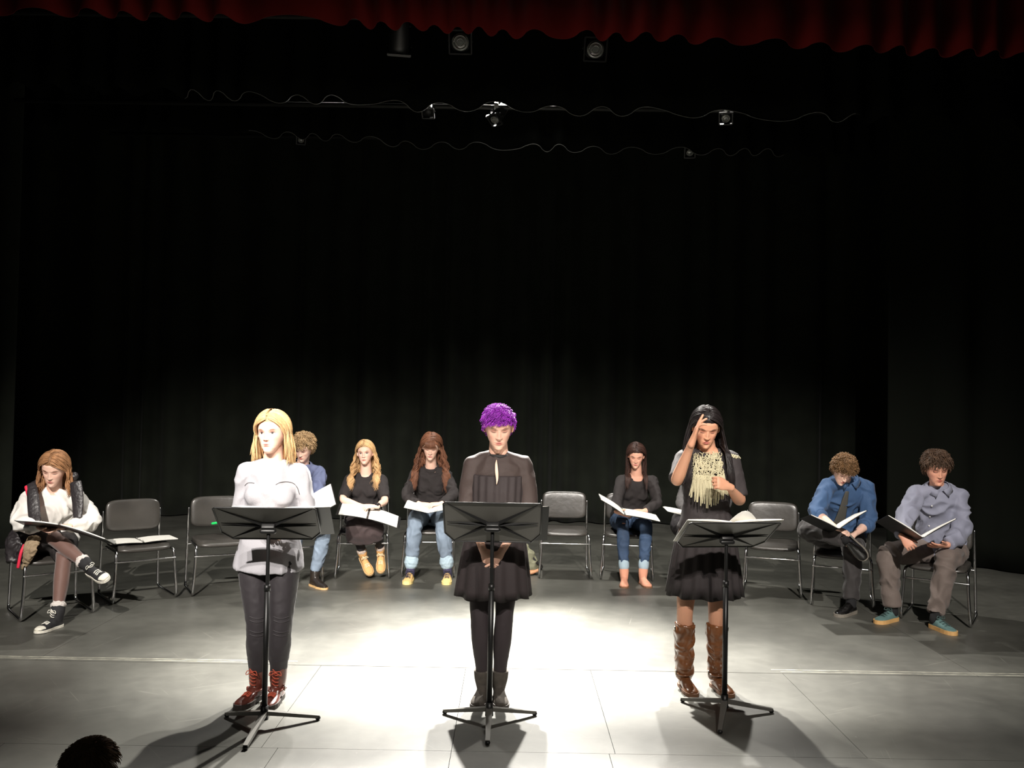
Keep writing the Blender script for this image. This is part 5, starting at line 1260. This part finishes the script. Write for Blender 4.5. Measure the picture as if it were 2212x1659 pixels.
olv = mat('olive_canvas', (122, 122, 100), .85, bump=.3, bscale=120); tanl = mat('tan_leather_trim', (206, 150, 112), .5)
b0 = P(1138, 1228, 8.75); b0[2] = 0
obj('bag_body', remesh([tube([b0+(0, 0, .05), b0+(0, 0, .10), b0+(-.01, 0, .18), b0+(-.03, 0, .26)], [(.105, .07), (.11, .075), (.09, .06), (.05, .03)], n=18)], .008, 3, .012, 16, True), olv, bg)
obj('leather_base', tube([b0+(-.08, -.03, .035), b0+(.02, -.06, .030), b0+(.12, -.03, .05)], [(.03, .02), (.034, .024), (.02, .014)], n=12, m=4), tanl, bg)
obj('strap', tube([b0+(-.03, 0, .27), b0+(.02, -.03, .22), b0+(.09, -.04, .13), b0+(.15, -.02, .08), b0+(.12, -.01, .03)], [(.012, .005)], n=8, m=4), mat('black_webbing', (30, 28, 26), .7), bg)
# ---------------------------------------------------------------- audience member, front row
Lp = Body(); Lp.J = {}
c = P(197, 1672, 3.05); Lp.hc, Lp.hk = c, 1.0; Lp.hs, Lp.hf, Lp.hu = frame_dir(176, 0, 4)
root = thing('person', 'audience member with short dark brown hair in the front row, only crown of head showing', 'person', (c[0], c[1], -.85)); Lp.root = root
V, F_, col, fr = head_geo(True, 'down', (190, 140, 115), (60, 42, 36)); Lp.hlocal = V; Lp.hfaces = F_
HV = head_hull(V, Lp.hs, Lp.hf, Lp.hu, c, 1.0)
Lp.J.update(pe=c+(0, -.10, -.75), nk=c+(0, -.03, -.19)); Lp.wid = 1.1; Lp.dep = 1.05; Lp.bend = 0; Lp.asc = Lp.lsc = 1.05; Lp.bust = 0
Lp.rp = Lp.rs = np.array([1.0, 0, 0]); Lp.fwd = np.array([0, 1.0, 0])
for s, q in (('a', -1), ('b', 1)):
    J = Lp.J; J['sh'+s] = J['nk']+np.array([q*.18, 0, -.045]); J['el'+s] = J['sh'+s]+np.array([q*.06, .06, -.27]); J['wr'+s] = J['el'+s]+np.array([-q*.12, .20, -.05])
    J['hp'+s] = J['pe']+np.array([q*.09, 0, 0]); J['kn'+s] = J['hp'+s]+np.array([q*.04, .16, 0.0]); J['an'+s] = J['kn'+s]+np.array([0, -.02, -.0])+np.array([0, 0, -.02])
core = remesh([torso(Lp, -.08, 1.04)]+traps(Lp)+[arm(Lp, s, 0, 2, 0, r1=True) for s in 'ab']+[tube([Lp.J['nk']-(0, 0, .05), c-Lp.hu*.04], [.062, .055], n=16)], .009, 3)
parts = [core, (HV, F_)]+[hand_geo(Lp.J['wr'+s], (-.3 if s == 'b' else .3, .9, -.2), (0, 0, 1), 'b' if s == 'a' else 'a') for s in 'ab']
cols = np.tile(np.array(lin((.74, .55, .45))), (sum(len(p[0]) for p in parts), 1)); cols[len(core[0]):len(core[0])+len(HV)] = col
obj('body', cat(parts), skinmat('skin', None), root, cols=cols)
garment('jacket', Lp, [torso(Lp, -.1, 1.0, .02)]+traps(Lp, .012)+[arm(Lp, s, 0, 1.9, .016) for s in 'ab'], mat('dark_jacket', (40, 38, 40), .85))
short_hair(Lp, hairmat('short_dark_brown_hair', (120, 92, 66)), N=1200, th=.012, ln=.03, curl=.001, seed=41, amp=.003, lift=.12, rad=.0022)
for o in bpy.data.objects:
    if '_o' in o.keys(): del o['_o']
